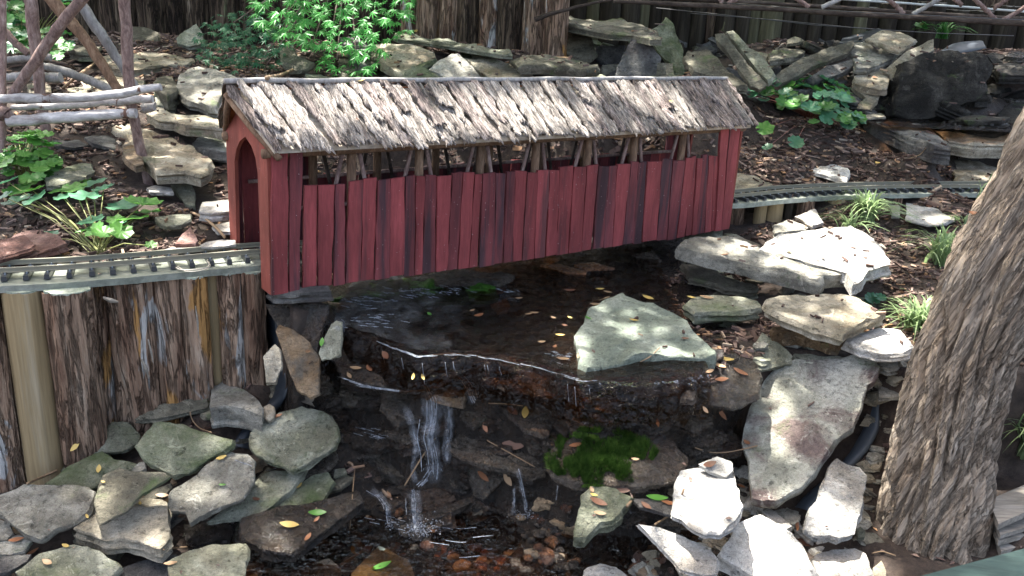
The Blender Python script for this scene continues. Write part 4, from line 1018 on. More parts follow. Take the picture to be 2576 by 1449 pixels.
m = MB(); P_ = [PZ(*T(0, 1, x, y), .043) for x, y in [(1340, 560), (1400, 600), (1480, 600), (1545, 585), (1590, 560), (1575, 530)]]
m.tube(resample(P_, 30, smooth=2), .0009, 5); w1 = m.build('wire', M['wire'], None, True); setp(w1, 'thinner pale wire crossing the loop beside the left track', 'wire')

# ------------------------------------------------------------------ log walls
def log_obj(c, r, ztop, h, seed, mat, parent, capmat='cut', ridge=.10, n=40, rows=26, squash=.9, taper=.04, lean=(0, 0), capd=.0):
    rnd = random.Random(seed)
    vs, fs = [], []
    off = Vector((seed*3.7, seed*1.3, 0))
    for k in range(rows):
        t = k/(rows-1)
        z = ztop-h*t
        for q in range(n):
            an = 2*math.pi*q/n; d = Vector((math.cos(an), math.sin(an)*squash, 0))
            nn = mn.noise(Vector((math.cos(an)*3.2, math.sin(an)*3.2, t*h*5))+off)*.9 + mn.noise(Vector((math.cos(an)*9, math.sin(an)*9, t*h*9))+off)*.55 + mn.noise(Vector((math.cos(an)*22, math.sin(an)*22, t*h*26))+off)*.3
            rr = r*(1+ridge*nn+taper*t)
            ztop_j = (mn.noise(Vector((math.cos(an)*4, math.sin(an)*4, 9))+off)*.006) if k == 0 else 0
            vs.append((d.x*rr+lean[0]*t*h, d.y*rr+lean[1]*t*h, z+ztop_j))
    for k in range(rows-1):
        for q in range(n): fs.append((k*n+q, (k+1)*n+q, (k+1)*n+(q+1) % n, k*n+(q+1) % n))
    fs.append(tuple(range(n)))
    me = mesh_from('log', vs, fs, True, 50)
    o = link('log', me, M[mat], parent, (c[0], c[1], 0))
    m = MB(); nn_ = 24
    cap = [Vector((vs[int(q*n/nn_)][0]*.985, vs[int(q*n/nn_)][1]*.985, ztop+.003)) for q in range(nn_)]
    m.add([(0, 0, ztop+.0035)]+cap+[p-Vector((0, 0, .004)) for p in cap], [(0, 1+q, 1+(q+1) % nn_) for q in range(nn_)]+[(1+q, 1+nn_+q, 1+nn_+(q+1) % nn_, 1+(q+1) % nn_) for q in range(nn_)])
    m.build('cut_face', M[capmat], o)
    return o
wall = empty('log_retaining_wall'); setp(wall, 'upright bark-covered log wall carrying the left track', 'log wall', 'palisades of upright logs')
for k, (a, b_, ty, mat, rg, zt) in enumerate([(-250,-125,745,'stump',.12,.02),(-122,2,742,'stump',.12,.02),(5,108,738,'cleanlog',.02,.022),(112,230,742,'stump',.13,.022),(218,268,722,'stump',.12,.012),(262,382,712,'stump',.13,.022),
                                          (378,455,702,'stump',.12,.022),(448,520,700,'stump',.12,.022),(510,552,690,'cleanlog',.04,.018),(545,608,690,'stump',.12,.022),(598,664,688,'stump',.14,.022)]):
    p0 = PZ(a, ty, zt); p1 = PZ(b_, ty, zt); r = (p1.x-p0.x)/2
    rc = max(r, .022)
    ym = (p0.y+p1.y)/2; ks = (ym+rc*.9-.006)/ym
    log_obj(((p0.x+p1.x)/2*ks, ym+rc*.9-.006), r*1.03*ks, zt, .46, 30+k, mat, wall, 'cut', rg, 56, 44)
# strips of loose bark hanging on the wall
for k, (x, y, L_, w_, an) in enumerate([(515,960,220,45,.25),(840,810,120,40,1.35),(720,1370,110,40,-.5),(1140,1200,200,18,.15),(1490,980,260,22,.05),(1100,1330,160,25,.3)]):
    px, py = T(0, 1, x, y); c = hit(px, py, .0) if False else PY(px, py, np.interp(px, [0, 655], [1.385, 1.53])-.012)
    s_ = c.y/F_PX/3*1.05; L_ *= s_; w_ *= s_
    m = MB(); dz = Vector((math.sin(an)*L_, 0, -math.cos(an)*L_)); 
    m.tube([c-dz*.5, c+Vector((.002, -.004, 0)), c+dz*.5+Vector((0, -.003, 0))], [w_*.25, w_*.5, w_*.15], 5, ridg=.3, seed=k); m.build('bark_strip', M['plank'], wall)

def palisade(label, x0, x1, y0, z0, zt, r, mat, n_, seed=1, hh=.6, y1=None, z1=None):
    root = empty('log_palisade'); setp(root, label, 'palisade', 'palisades of upright logs')
    rnd = random.Random(seed)
    x = x0; k = 0
    while x < x1:
        rr = r*rnd.uniform(.6, 1.25); t = (x-x0)/(x1-x0)
        y = y0+((y1 or y0)-y0)*t+rnd.uniform(-.012, .012)
        log_obj((x+rr, y), rr*1.06, zt+rnd.uniform(-.05, .05), zt-z0+.15, seed*100+k, mat if isinstance(mat, str) else rnd.choice(mat), root, 'plank', .12, 26, 16)
        x += rr*2*.97; k += 1
    return root
def PXY(px, py, y): return PY(px, py, y).x
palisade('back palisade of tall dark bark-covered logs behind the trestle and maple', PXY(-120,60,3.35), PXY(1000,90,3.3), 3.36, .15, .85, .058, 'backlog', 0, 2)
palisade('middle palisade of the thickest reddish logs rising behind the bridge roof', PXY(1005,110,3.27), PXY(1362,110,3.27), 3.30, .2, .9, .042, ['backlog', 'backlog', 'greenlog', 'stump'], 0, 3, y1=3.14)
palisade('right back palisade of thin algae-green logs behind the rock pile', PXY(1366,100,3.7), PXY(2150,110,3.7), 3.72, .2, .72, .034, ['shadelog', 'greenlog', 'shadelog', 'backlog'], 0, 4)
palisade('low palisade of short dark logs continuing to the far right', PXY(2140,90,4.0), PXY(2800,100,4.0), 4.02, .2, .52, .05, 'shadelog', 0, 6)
# board fence behind the twig bridge
fen = empty('board_fence'); setp(fen, 'dim board fence of wide panels behind the twig truss at the top right', 'fence')
x = PXY(1500, 20, 4.5); k = 0
while x < PXY(2900, 20, 4.5):
    w_ = random.Random(k).uniform(.13, .17)
    m = MB(); m.box((x+w_/2, 4.5, .75), Vector((w_-.008, 0, 0)), Vector((0, .02+.01*(k % 2), 0)), Vector((0, 0, 1.3))); m.build('fence_board', M['shadelog'] if k % 3 else M['backlog'], fen); x += w_; k += 1
for z in (.48, .9):
    m = MB(); xa = PXY(1500, 20, 4.5); m.box(((xa+x)/2, 4.47, z), Vector((x-xa, 0, 0)), Vector((0, .03, 0)), Vector((0, 0, .06))); m.build('fence_rail', M['plank'], fen)

# low log edging under the right track
ed = empty('log_edging'); setp(ed, 'low edging of short cut logs under the right-hand track', 'log edging')
for k, (x, y, w_, yy, mat, ty) in enumerate([(410,290,130,0,'stump',75),(530,160,100,0,'shadelog',100),(600,280,90,0,'cleanlog',78),(700,250,130,0,'cleanlog',75),(810,150,60,0,'shadelog',70),(940,120,120,0,'stump',72),(1060,130,110,0,'shadelog',105),(1160,110,130,0,'cleanlog',60),(1500,80,190,0,'shadelog',45),(1620,80,90,0,'stump',40),(1760,80,220,0,'shadelog',28),(1980,70,250,0,'shadelog',22),(2220,70,240,0,'shadelog',20)]):
    px, py = T(2, 1, x, ty); zt = .024 if ty < 90 else .0
    p = PZ(px, py, zt); r = w_/3*p.y/F_PX/2*1.05
    ks = (p.y+r*.7)/p.y
    log_obj((p.x*ks, p.y+r*.7+.004), r, zt, .16, 70+k, mat, ed, 'cut', .08, 24, 10)
disc = [(890,70,60,'cut log disc lying flat beside the edging, left one'),(1050,100,56,'darker cut log disc lying flat beside the edging, right one')]

# ------------------------------------------------------------------ leaning tree
tree = empty('leaning_tree', (PY(2300, 1500, 1.36).x, 1.36, -.36)); setp(tree, 'thick tree trunk with deeply furrowed bark leaning to the right', 'tree')
def wp(p): return Vector(p)-tree.location
ax = [(PY(2265, 1640, 1.36), .115), (PY(2295, 1500, 1.36), .103), (PY(2328, 1370, 1.37), .094), (PY(2362, 1160, 1.39), .0885), (PY(2424, 900, 1.41), .083), (PY(2536, 640, 1.42), .079), (PY(2660, 400, 1.44), .076), (PY(2800, 120, 1.46), .074), (PY(3050, -400, 1.5), .07), (PY(3300, -1000, 1.6), .065), (Vector((1.75, 2.0, 2.0)), .055), (Vector((1.6, 2.4, 2.5)), .045)]
axp = [a for a, _ in ax]
K = 330; A_ = resample(axp[:9], 280, smooth=6)+resample(axp[8:], 51, smooth=2)[1:]
SA = [0]
for a, b_ in zip(A_, A_[1:]): SA.append(SA[-1]+(b_-a).length)
dacc = [0]
for a, b_ in zip(axp, axp[1:]): dacc.append(dacc[-1]+(b_-a).length)
vs, fs = [], []; N_ = 230
up = Vector((0, 1, 0))
for k, p in enumerate(A_):
    s = SA[k]; r = float(np.interp(s, dacc, [q for _, q in ax]))
    t_ = (A_[min(k+1, K-1)]-A_[max(k-1, 0)]).normalized(); a = t_.cross(up).normalized(); b_ = a.cross(t_).normalized()
    flare = 1+.35*max(0, 1-s/.25)**2
    for q in range(N_):
        an = 2*math.pi*q/N_+s*.35
        cx, sy = math.cos(an), math.sin(an)
        tw = mn.noise(Vector((cx*1.2, sy*1.2, s*3)))*.35
        w1_ = mn.noise(Vector((math.cos(an+tw)*4.2, math.sin(an+tw)*4.2, s*4.6)))
        w2_ = mn.noise(Vector((math.cos(an+tw)*9, math.sin(an+tw)*9, s*12+5)))
        w3_ = mn.noise(Vector((cx*30, sy*30, s*34)))
        fur = 1-abs(w1_)*3.4; fur2 = 1-abs(w2_)*3.2
        rr = r*flare*(1+.05*mn.noise(Vector((cx, sy, s*2)))*2) - max(0, fur)**1.5*.016 - max(0, fur2)**1.5*.007 + w3_*.003
        vs.append(wp(p+a*(cx*rr)+b_*(sy*rr)))
for k in range(K-1):
    for q in range(N_): fs.append((k*N_+q, k*N_+(q+1) % N_, (k+1)*N_+(q+1) % N_, (k+1)*N_+q))
me = mesh_from('trunk', vs, fs, True); bm = bmesh.new(); bm.from_mesh(me); bmesh.ops.recalc_face_normals(bm, faces=bm.faces); bm.to_mesh(me); bm.free(); me.shade_smooth()
link('trunk', me, M['trunk'], tree)
rl = random.Random(8)
for k, (e, r0) in enumerate([((-2.0, 4.6, 3.3), .03), ((.2, 5.2, 3.3), .03), ((2.6, 3.9, 3.2), .03)]):
    e = Vector(e); s0 = Vector((1.62, 2.35, 2.42)) if k % 2 else Vector((1.75, 2.0, 2.0))
    mid = s0.lerp(e, .5)+Vector((rl.uniform(-.2, .2), rl.uniform(-.2, .2), .12))
    m = MB(); m.tube([wp(q) for q in resample([s0, mid, e], 14, smooth=2)], list(np.linspace(r0, .008, 14)), 8); m.build('limb', M['trunk'], tree, True)

# the crown overhead: leaves are missing where the photograph shows sun reaching the ground
LIT = [  # centre x, y, radii, angle in the picture, openness
 (800,270,330,70,0,1.0),(1150,300,330,80,0,.95),(1480,280,200,90,-3,.7),(640,300,60,70,0,1),(1740,260,110,70,0,.55),
 (330,655,340,34,-3,.8),(560,640,120,22,0,.7),(100,480,110,45,0,.45),(300,540,170,70,0,.6),(230,470,60,25,0,.8),(590,510,60,60,0,.75),(380,500,60,30,0,.6),(180,260,230,60,0,1),(520,220,100,50,20,.18),(250,40,60,60,40,.4),
 (620,605,60,18,0,1),(2080,650,170,75,15,1),(1900,640,90,30,10,.6),(2160,600,90,40,0,1),(2190,820,90,50,20,1),(2230,880,70,40,0,.8),(2300,790,70,60,0,1),(2040,790,70,25,0,.25),(2010,560,60,22,0,1),(2330,545,90,25,0,.6),(2180,510,70,35,0,.35),(2300,620,110,60,0,.35),
 (2010,1070,150,190,15,.45),(2080,960,60,50,0,.7),(1780,1250,100,75,0,1),(1930,1370,150,90,0,1),(2090,1330,70,90,-10,.9),(2150,1420,90,50,0,1),(1690,1370,90,60,30,.85),(1490,1330,50,45,-20,.8),(1580,1140,95,55,0,.9),(1660,1125,40,30,0,1),
 (1640,870,160,60,10,.42),(1230,760,300,80,0,.22),(1090,715,150,22,0,.85),(900,770,90,30,0,.7),(1010,810,60,40,40,.35),(1450,662,80,12,8,.9),(620,1295,22,18,0,1),(545,1285,60,14,-35,1),(400,1355,22,40,10,1),(640,1320,40,20,-20,.7),
 (830,60,230,90,0,.45),(980,30,60,60,0,.5),(2300,1060,40,330,18,.5),(2420,640,40,160,25,.35),(2560,1130,60,90,0,.9),(2560,1300,40,40,0,.5),(2030,240,110,40,0,.25),(1620,700,200,50,0,.08),(1250,1390,340,80,0,.58),(1000,1000,260,140,0,.54),(1150,1150,240,170,0,.54),(1350,1000,200,100,0,.45),(920,790,110,45,0,.9),(1010,800,70,35,30,.9),(958,1099,70,35,0,.85),(700,1356,60,35,-15,.85),(1432,1383,70,45,0,.85),(1292,1349,90,30,0,.7),(1442,893,45,30,0,.95),(1784,916,60,35,0,.6),(1800,1083,60,45,0,.85),(1100,900,70,20,10,.7),(1080,1080,50,90,0,.7),
 (1200,390,500,14,-3,.55),(1000,300,10,10,0,0)]
def lit_at(px, py, wx, wy):
    v = np.zeros_like(px)+.04
    for cx, cy, rx, ry, an, val in LIT:
        a = math.radians(an); dx, dy = px-cx, py-cy
        u_ = dx*math.cos(a)+dy*math.sin(a); w_ = -dx*math.sin(a)+dy*math.cos(a)
        d = np.sqrt((u_/rx)**2+(w_/ry)**2)
        v = np.maximum(v, val*np.clip((1.12-d)/.16, 0, 1))
    nz = _vn(wx, wy, 14, 21)+.5*_vn(wx, wy, 30, 22)     # broken into dapples where only half open
    thr = np.clip(v, 0, 1)
    op = np.clip((nz*.95+.5-(1-thr))*9, 0, 1)
    op = np.where(v >= .98, 1.0, np.where(v <= .02, 0.0, op))
    return op

# ------------------------------------------------------------------ trestle of branches, upper left
tres = empty('stick_trestle'); setp(tres, 'trestle frame lashed from peeled branches at the upper left', 'trestle')
def pole(pts, ws, y, mat, seed=0, parent=tres, name='pole', tile=t00, n=12):
    ys = y if hasattr(y, '__len__') else [y]*len(pts)
    P_ = [PY(*T(tile[0], tile[1], a, b_), yy) for (a, b_), yy in zip(pts, ys)]
    ws = ws if hasattr(ws, '__len__') else [ws]*len(pts)
    R_ = [w_/3*p.y*1.06/F_PX/2 for w_, p in zip(ws, P_)]
    m = MB(); nn = 18
    acc = [0]
    for a, b_ in zip(P_, P_[1:]): acc.append(acc[-1]+(b_-a).length)
    Q = resample(P_, nn, smooth=1); rr = [float(np.interp(acc[-1]*i/(nn-1), acc, R_))*(1+.07*mn.noise(Vector((i*.9, seed, 0)))) for i in range(nn)]
    Q = [q+Vector((mn.noise(Vector((i*.5, seed, 3))), 0, mn.noise(Vector((i*.5, seed, 6)))))*.003 for i, q in enumerate(Q)]
    m.tube(Q, rr, n, jit=.03, ridg=.05, seed=seed)
    return m.build(name, M[mat], parent, True, 60)
pole([(18,-40),(20,500),(18,1000),(15,1420)], 52, 1.97, 'stick', 1)
pole([(225,-40),(260,300),(290,520),(300,700),(340,950),(385,1290)], [85,85,75,75,70,62], 2.12, 'stick', 2)
pole([(940,-40),(955,300),(975,600),(1000,850),(1050,1080),(1135,1410)], [78,78,78,72,72,76], 2.0, 'stick', 3)
pole([(650,-40),(460,180),(270,460),(85,730)], [75,78,75,68], 1.95, 'stick', 4)
pole([(360,-40),(500,130),(640,290),(780,500),(890,680)], [85,85,72,68,60], 2.05, 'post', 5)
pole([(570,-40),(700,170),(860,400),(960,560),(1030,660)], [70,75,66,60,55], 2.1, 'greystick', 6)
pole([(300,490),(460,530),(640,590),(840,680)], [48,60,62,65], 2.2, 'greystick', 7)
pole([(40,240),(120,330),(215,405)], 50, 2.16, 'stick', 8)
pole([(40,455),(200,440),(385,432)], 48, 2.16, 'greystick', 9)
pole([(50,585),(250,575),(460,590)], [60,72,72], 2.14, 'greystick', 10)
pole([(-60,748),(200,742),(500,742),(700,735),(950,700),(1220,652)], [60,66,66,62,62,50], 1.94, 'peel', 11)
pole([(90,812),(400,805),(700,780),(1150,745)], [40,50,55,58], 1.99, 'peel', 12)
pole([(60,915),(400,890),(700,870),(1025,852)], [78,80,78,66], 1.93, 'peel', 13)
pole([(1080,820),(1170,800)], [70,66], 2.03, 'peel', 14)
pole([(-20,860),(40,850),(95,900)], [110,90,50], 1.93, 'stick', 15)
# ------------------------------------------------------------------ twig truss bridge, top right
tw = empty('twig_truss_bridge'); setp(tw, 'long twig truss bridge crossing the top right corner', 'truss bridge')
pole([(-520,10),(0,32),(600,62),(1200,100),(1800,135),(2300,160),(2700,185)], [26,32,34,38,38,40,42], 3.0, 'darkstick', 21, tw, 'chord', t20)
pole([(-560,-25),(0,-10),(600,20),(1200,58),(1800,100),(2700,150)], 26, 3.12, 'darkstick', 22, tw, 'chord', t20)
pole([(1460,150),(1560,110),(1640,88),(1900,22),(2060,-5)], [36,32,26,20,18], 3.05, 'darkstick', 23, tw, 'chord', t10)
for k, (a, b_) in enumerate([((270,-20),(300,25)),((340,28),(420,-15)),((850,-15),(950,52)),((1050,55),(1190,-10)),((1540,-15),(1670,105)),((1735,108),(1950,-15)),((2040,-15),(2110,40)),((2200,-10),(2365,152)),((2350,60),(2450,-10)),((2400,160),(2600,45))]):
    pole([a, ((a[0]+b_[0])/2+4, (a[1]+b_[1])/2), b_], 30, 3.02, 'greystick' if k in (3, 5) else 'stick', 30+k, tw, 'brace', t20, 8)
pole([(1150,-8),(1700,25),(2300,65),(2700,100)], 15, 3.4, 'pipe', 50, tw, 'conduit', t20, 8)
for k, pts in enumerate([[(60,100),(700,150),(1300,210),(1900,250),(2500,270)], [(300,20),(1200,85),(2576,150)], [(-200,60),(300,110),(1000,190),(1400,215)]]):
    m = MB(); m.tube([PY(*T(2, 0, a, b_), 2.9) for a, b_ in pts], .0012, 4); o = m.build('wire', M['darkwire'], None, True)
    setp(o, ['thin slack wire strung across the back of the rock pile', 'thin wire stretched just under the twig truss', 'thin wire sagging over the leaning slabs'][k], 'wire')

# ------------------------------------------------------------------ liner, planks, rail at the lower right
def sheet_strip(name, label, cat, L_, R_, mat, yy=None, n=16, wav=.006):
    P1 = resample([PY(*p, yy[0]) if yy else hit(*p, .012) for p in L_], n, smooth=1); P2 = resample([PY(*p, yy[1]) if yy else hit(*p, .012) for p in R_], n, smooth=1)
    vs, fs = [], []
    for i in range(n):
        for q in range(7):
            t = q/6; p = P1[i].lerp(P2[i], t); p = p+Vector((0, -1, .7)).normalized()*(wav*math.sin(t*math.pi)+.3*wav*mn.noise(p*30))
            vs.append(p)
    nb = len(vs); vs += [v-Vector((0, -.6, .8))*.0015*1.0 for v in vs]
    for i in range(n-1):
        for q in range(6):
            a = i*7+q; fs += [(a, a+1, a+8, a+7), (nb+a, nb+a+7, nb+a+8, nb+a+1)]
    for i in range(n-1): fs += [(i*7, i*7+7, nb+i*7+7, nb+i*7), (i*7+6, nb+i*7+6, nb+i*7+13, i*7+13)]
    o = link(name, mesh_from(name, vs, fs, True), M[mat]); setp(o, label, cat, 'folds of pond liner'); return o
sheet_strip('pond_liner', 'black liner fold running down between the log wall and rusty stone', 'pond liner', [(655,740),(672,850),(690,930),(700,970),(672,1020),(620,1060),(580,1120)], [(690,760),(705,880),(722,950),(728,990),(690,1040),(650,1080),(630,1130)], 'liner')
sheet_strip('pond_liner', 'dusty blue-black liner fold beside the stained slab and the tree', 'pond liner', [(2195,1000),(2172,1080),(2130,1150),(2080,1200),(2020,1250),(2000,1275)], [(2212,1010),(2215,1080),(2180,1140),(2130,1190),(2085,1240),(2040,1290)], 'bluehose', wav=.014)
sheet_strip('pond_liner', 'dark liner draped behind the pale flat stone on the right pile', 'pond liner', [(2120,95),(2160,85),(2210,70)], [(2110,110),(2170,105),(2240,95)], 'liner', yy=(3.5, 3.35))
sheet_strip('pond_liner', 'shiny dark liner bulging above the black boulder', 'pond liner', [(2360,130),(2400,108),(2450,102)], [(2370,140),(2410,135),(2480,122)], 'bluehose', yy=(3.4, 3.25), wav=.02)
m = MB(); a_, b_ = PY(2250, 1520, .86), PY(2720, 1390, .98)
dirv = (b_-a_); upv = Vector((0, -.25, 1)).normalized()*.05; sd_ = dirv.cross(upv).normalized()*.04
m.box((a_+b_)/2+Vector((0,0,-.012)), dirv, sd_, upv); hr = m.build('handrail', M['rail_green'], None); setp(hr, 'blue-green painted rail crossing the bottom right corner', 'rail')
pk = empty('plank_stack'); setp(pk, 'stack of old grey planks behind the foot of the tree', 'plank stack')
for k, (x0, y0, x1, y1, w_) in enumerate([(2340,985,2700,830,60),(2355,1060,2700,960,40),(2340,1110,2700,1020,40),(2360,1190,2700,1090,60)]):
    A0, B0 = PY(*T(2, 2, x0, y0), 1.33), PY(*T(2, 2, x1, y1), 1.40); h_ = w_/3*1.35/F_PX
    m = MB(); m.box((A0+B0)/2, (B0-A0), Vector((.02, .075, 0)), Vector((0, 0, h_))); m.build('plank', M['plank'], pk)

# ------------------------------------------------------------------ water
def water_grid(name, label, x0, x1, n_, rows, fn, mat, cat='stream', kind='structure'):
    xs = np.linspace(x0, x1, n_); vs, fs = [], []
    for j in range(rows):
        for x in xs: vs.append(fn(x, j))
    for j in range(rows-1):
        for i in range(n_-1): a = j*n_+i; fs.append((a, a+1, a+n_+1, a+n_))
    me = mesh_from(name, vs, fs, True)
    if mat == 'rapid':
        a_ = me.attributes.new('fade', 'FLOAT', 'POINT'); vv = []
        for j in range(rows):
            for i in range(n_):
                t = i/(n_-1); vv.append(max(0, min(1, (1-t)*1.7-.35+.9*mn.noise(Vector((i*.06, j*.15, 0)))))*max(0, min(1, (rows-j)/14)))
        a_.data.foreach_set('value', np.array(vv, np.float32))
    o = link(name, me, M[mat]); setp(o, label, None, None, kind); return o
WZ = -.08
def up_fn(x, j):
    e = float(np.interp(x, EX, EY))
    prof = [(-.034, -.075), (-.030, -.045), (-.026, -.022), (-.020, -.010), (-.012, -.003)]
    px, _ = proj(Vector((x, e, WZ)))
    if j < 5:
        dy, dz = prof[j]
        return (x, e+dy*(1+.5*mn.noise(Vector((x*40, 0, 0)))), WZ+dz*(1+.3*mn.noise(Vector((x*60, 1, 0)))))
    y = e+(j-5)*.012*(1+(j-5)*.012)
    k = .0012 + .004*max(0, 1-abs(px-920)/160)
    return (x, y, WZ+k*mn.noise(Vector((x*38, y*60, 0)))+k*.5*mn.noise(Vector((x*90, y*120, 4))))
water_grid('stream_water', 'dark brown stream water sliding over the pool lip under the bridge', PZ(835, 800, WZ).x, PZ(1790, 940, WZ).x, 240, 62, up_fn, 'water')
water_grid('rippling_water', 'sunlit ripples where the stream narrows at the left of the pool', PZ(822, 810, WZ+.004).x, PZ(1240, 780, WZ).x, 160, 50,
           lambda x, j: (x, float(np.interp(x, EX, EY))+.004+j*.009, WZ+.004*max(0, min(1, 2-abs(j-20)/12)) - .006*max(0, (x-PZ(1130, 780, WZ).x)/.06)+.0035*mn.noise(Vector((x*45, j*.6, 0)))+.002*mn.noise(Vector((x*110, j*1.4, 4)))), 'rapid')
PZL = -.388
water_grid('pool_water', 'clear brown water of the lower pool over pebbles', PZ(560, 1400, PZL).x, PZ(1850, 1400, PZL).x, 220, 90,
           lambda x, j: (x, .95+j*.006, PZL+.0016*mn.noise(Vector((x*50, j*.35, 2)))+.001*mn.noise(Vector((x*130, j*.9, 4)))), 'poolwater')
m = MB(); c = PY(2400, 312, 2.95)
water_grid('back_pond_water', 'black water of the small back pond behind the kerb slabs', PY(2180, 320, 2.9).x, PY(2700, 320, 2.9).x, 60, 30, lambda x, j: (x, 2.82+j*.02, c.z-.0+.002*mn.noise(Vector((x*40, j, 0)))), 'water')

# pebbles under the lower pool and rubble between the rocks
def rubble(name, label, n_, pick, size, mats, seed, flat=.6):
    r = random.Random(seed); ms = [MB() for _ in mats]
    ico = bmesh.new(); bmesh.ops.create_icosphere(ico, subdivisions=2, radius=1); iv = [v.co.copy() for v in ico.verts]; iff = [tuple(v.index for v in f.verts) for f in ico.faces]; ico.free()
    for k in range(n_):
        p = pick(r)
        if p is None: continue
        s_ = r.uniform(*size); sc = Vector((s_*r.uniform(.8, 1.4), s_*r.uniform(.7, 1.1), s_*flat*r.uniform(.7, 1.1))); rot = Matrix.Rotation(r.uniform(0, 6.28), 3, 'Z') @ Matrix.Rotation(r.gauss(0, .3), 3, 'X')
        o_ = Vector((k*1.7, k*.3, 0)); vs = [p+rot @ Vector([a*b_ for a, b_ in zip(v*(1+.28*mn.noise(v*1.3+o_)), sc)]) for v in iv]
        ms[k % len(mats)].add(vs, iff)
    for mt, m in zip(mats, ms):
        me = mesh_from(name, m.v, m.f, True); o = link(name, me, M[mt]); setp(o, label, None, None, 'stuff')
xa, xb = PZ(640, 1400, -.4).x, PZ(1800, 1400, -.4).x
rubble('river_pebbles', 'rust-brown river pebbles covering the bottom of the lower pool', 520, lambda r: (lambda x, y: Vector((x, y, ground(x, y)+.004)))(r.uniform(xa, xb), r.uniform(1.02, 1.42)), (.005, .016), ['rust', 'rust', 'wetgrey', 'wet', 'orange', 'brown'], 5)
def ledges():
    r = random.Random(31); ms = {'wet': MB(), 'wetgrey': MB(), 'brown': MB()}
    for k in range(150):
        x, y = T(1, 1, r.uniform(-250, 2750), r.uniform(1250, 2500))
        if y > 1330: continue
        A = hit(x, y, .012); s_ = r.uniform(.018, .05)
        nn = Vector((r.gauss(0, .22), -.25+r.gauss(0, .25), 1)).normalized(); a = nn.cross(Vector((0, 1, 0))).normalized(); b_ = nn.cross(a).normalized(); ph = r.uniform(0, 6.28); nv = r.choice([4, 5, 5, 6]); st = r.uniform(.45, .8)
        pts = [A+a*(s_*math.cos(ph+6.283*i/nv)*r.uniform(.8, 1.25))+b_*(s_*st*math.sin(ph+6.283*i/nv)*r.uniform(.8, 1.2)) for i in range(nv)]
        me, c = slab_mesh('tmp', pts, nn, r.uniform(.012, .03), 900+k, 1.4, .02, 22)
        ms[r.choice(['wet', 'wet', 'wetgrey', 'wetgrey', 'brown'] if k % 4 == 0 else ['wet', 'wetgrey'])].add([v.co+c for v in me.vertices], [tuple(f.vertices) for f in me.polygons]); bpy.data.meshes.remove(me)
    for mt, m in ms.items():
        if m.v: me = mesh_from('wet_rubble', m.v, m.f, True, 38); o = link('wet_rubble', me, M[mt]); setp(o, 'broken wet ledges of rock filling the cascade', None, None, 'stuff')
ledges()
xc, xd = PZ(680, 1000, -.2).x, PZ(1880, 1000, -.2).x
def pk_(r):
    x = r.uniform(xc, xd); y = float(np.interp(x, EX, EY))-r.uniform(0, .26); return Vector((x, y, ground(x, y)+.002))
rubble('wet_gravel', 'wet gravel between the ledges of the cascade', 260, pk_, (.005, .014), ['wet', 'wet', 'wetgrey'], 6, .45)
def filler(label, polyP, n_, mats, size, seed, lift=.01):
    r = random.Random(seed); ms = {k: MB() for k in mats}; cnt = 0
    xs_ = [p[0] for p in polyP]; ys_ = [p[1] for p in polyP]
    def inside(x, y):
        c = False; j = len(polyP)-1
        for i in range(len(polyP)):
            xi, yi = polyP[i]; xj, yj = polyP[j]
            if (yi > y) != (yj > y) and x < (xj-xi)*(y-yi)/(yj-yi)+xi: c = not c
            j = i
        return c
    for k in range(n_*6):
        if cnt >= n_: break
        x, y = r.uniform(min(xs_), max(xs_)), r.uniform(min(ys_), max(ys_))
        if not inside(x, y): continue
        A = hit(x, y, lift*r.uniform(0, 1.5)); s_ = r.uniform(*size)
        nn = Vector((r.gauss(0, .3), -.2+r.gauss(0, .3), 1)).normalized(); a = nn.cross(Vector((0, 1, 0))).normalized(); b_ = nn.cross(a).normalized(); ph = r.uniform(0, 6.28); nv = r.choice([4, 5, 5, 6]); st = r.uniform(.5, .9)
        pts = [A+a*(s_*math.cos(ph+6.283*i/nv)*r.uniform(.8, 1.25))+b_*(s_*st*math.sin(ph+6.283*i/nv)*r.uniform(.8, 1.2)) for i in range(nv)]
        me, c = slab_mesh('tmp', pts, nn, s_*r.uniform(.5, .9), seed*100+k, 1.5, .05, 20)
        ms[r.choice(mats)].add([v.co+c for v in me.vertices], [tuple(f.vertices) for f in me.polygons]); bpy.data.meshes.remove(me); cnt += 1
    for mt, m in ms.items():
        if m.v: me = mesh_from('stone_rubble', m.v, m.f, True, 38); o = link('stone_rubble', me, M[mt]); setp(o, label, None, None, 'stuff')
filler('broken pale stone packed between the white slabs', [(1700,1190),(1880,1150),(1960,1290),(2060,1260),(2190,1340),(2220,1470),(1600,1470),(1620,1330)], 110, ['pale', 'tan', 'grey'], (.012, .032), 3)
filler('small stones packed behind the tree foot and stained slab', [(2180,940),(2280,900),(2260,1040),(2200,1300),(2130,1340),(2190,1100)], 34, ['grey', 'dim', 'tan'], (.01, .026), 4)
filler('broken stones in the gaps of the left heap', [(0,1180),(330,1010),(640,960),(860,1050),(840,1280),(640,1470),(-20,1470)], 90, ['dim', 'slate', 'green', 'brown'], (.014, .034), 5)
filler('broken stones wedged under the right-hand slabs', [(1690,600),(1900,640),(2230,740),(2280,900),(1900,900),(1780,800)], 60, ['dim', 'green', 'grey'], (.012, .03), 6)
filler('dark wet stones round the black boulder', [(2210,140),(2560,130),(2570,320),(2250,300)], 40, ['blackrock', 'blackrock', 'wetgrey'], (.03, .075), 9, .04)
filler('broken stones filling the middle rock pile', [(870,90),(1300,130),(1500,60),(1700,90),(1760,220),(900,230)], 60, ['dim', 'slate', 'moss'], (.03, .06), 7, .03)
filler('broken stones filling the right rock pile', [(1730,110),(2150,70),(2260,120),(2240,290),(1900,250)], 70, ['dim', 'slate', 'blackrock'], (.03, .06), 8, .03)
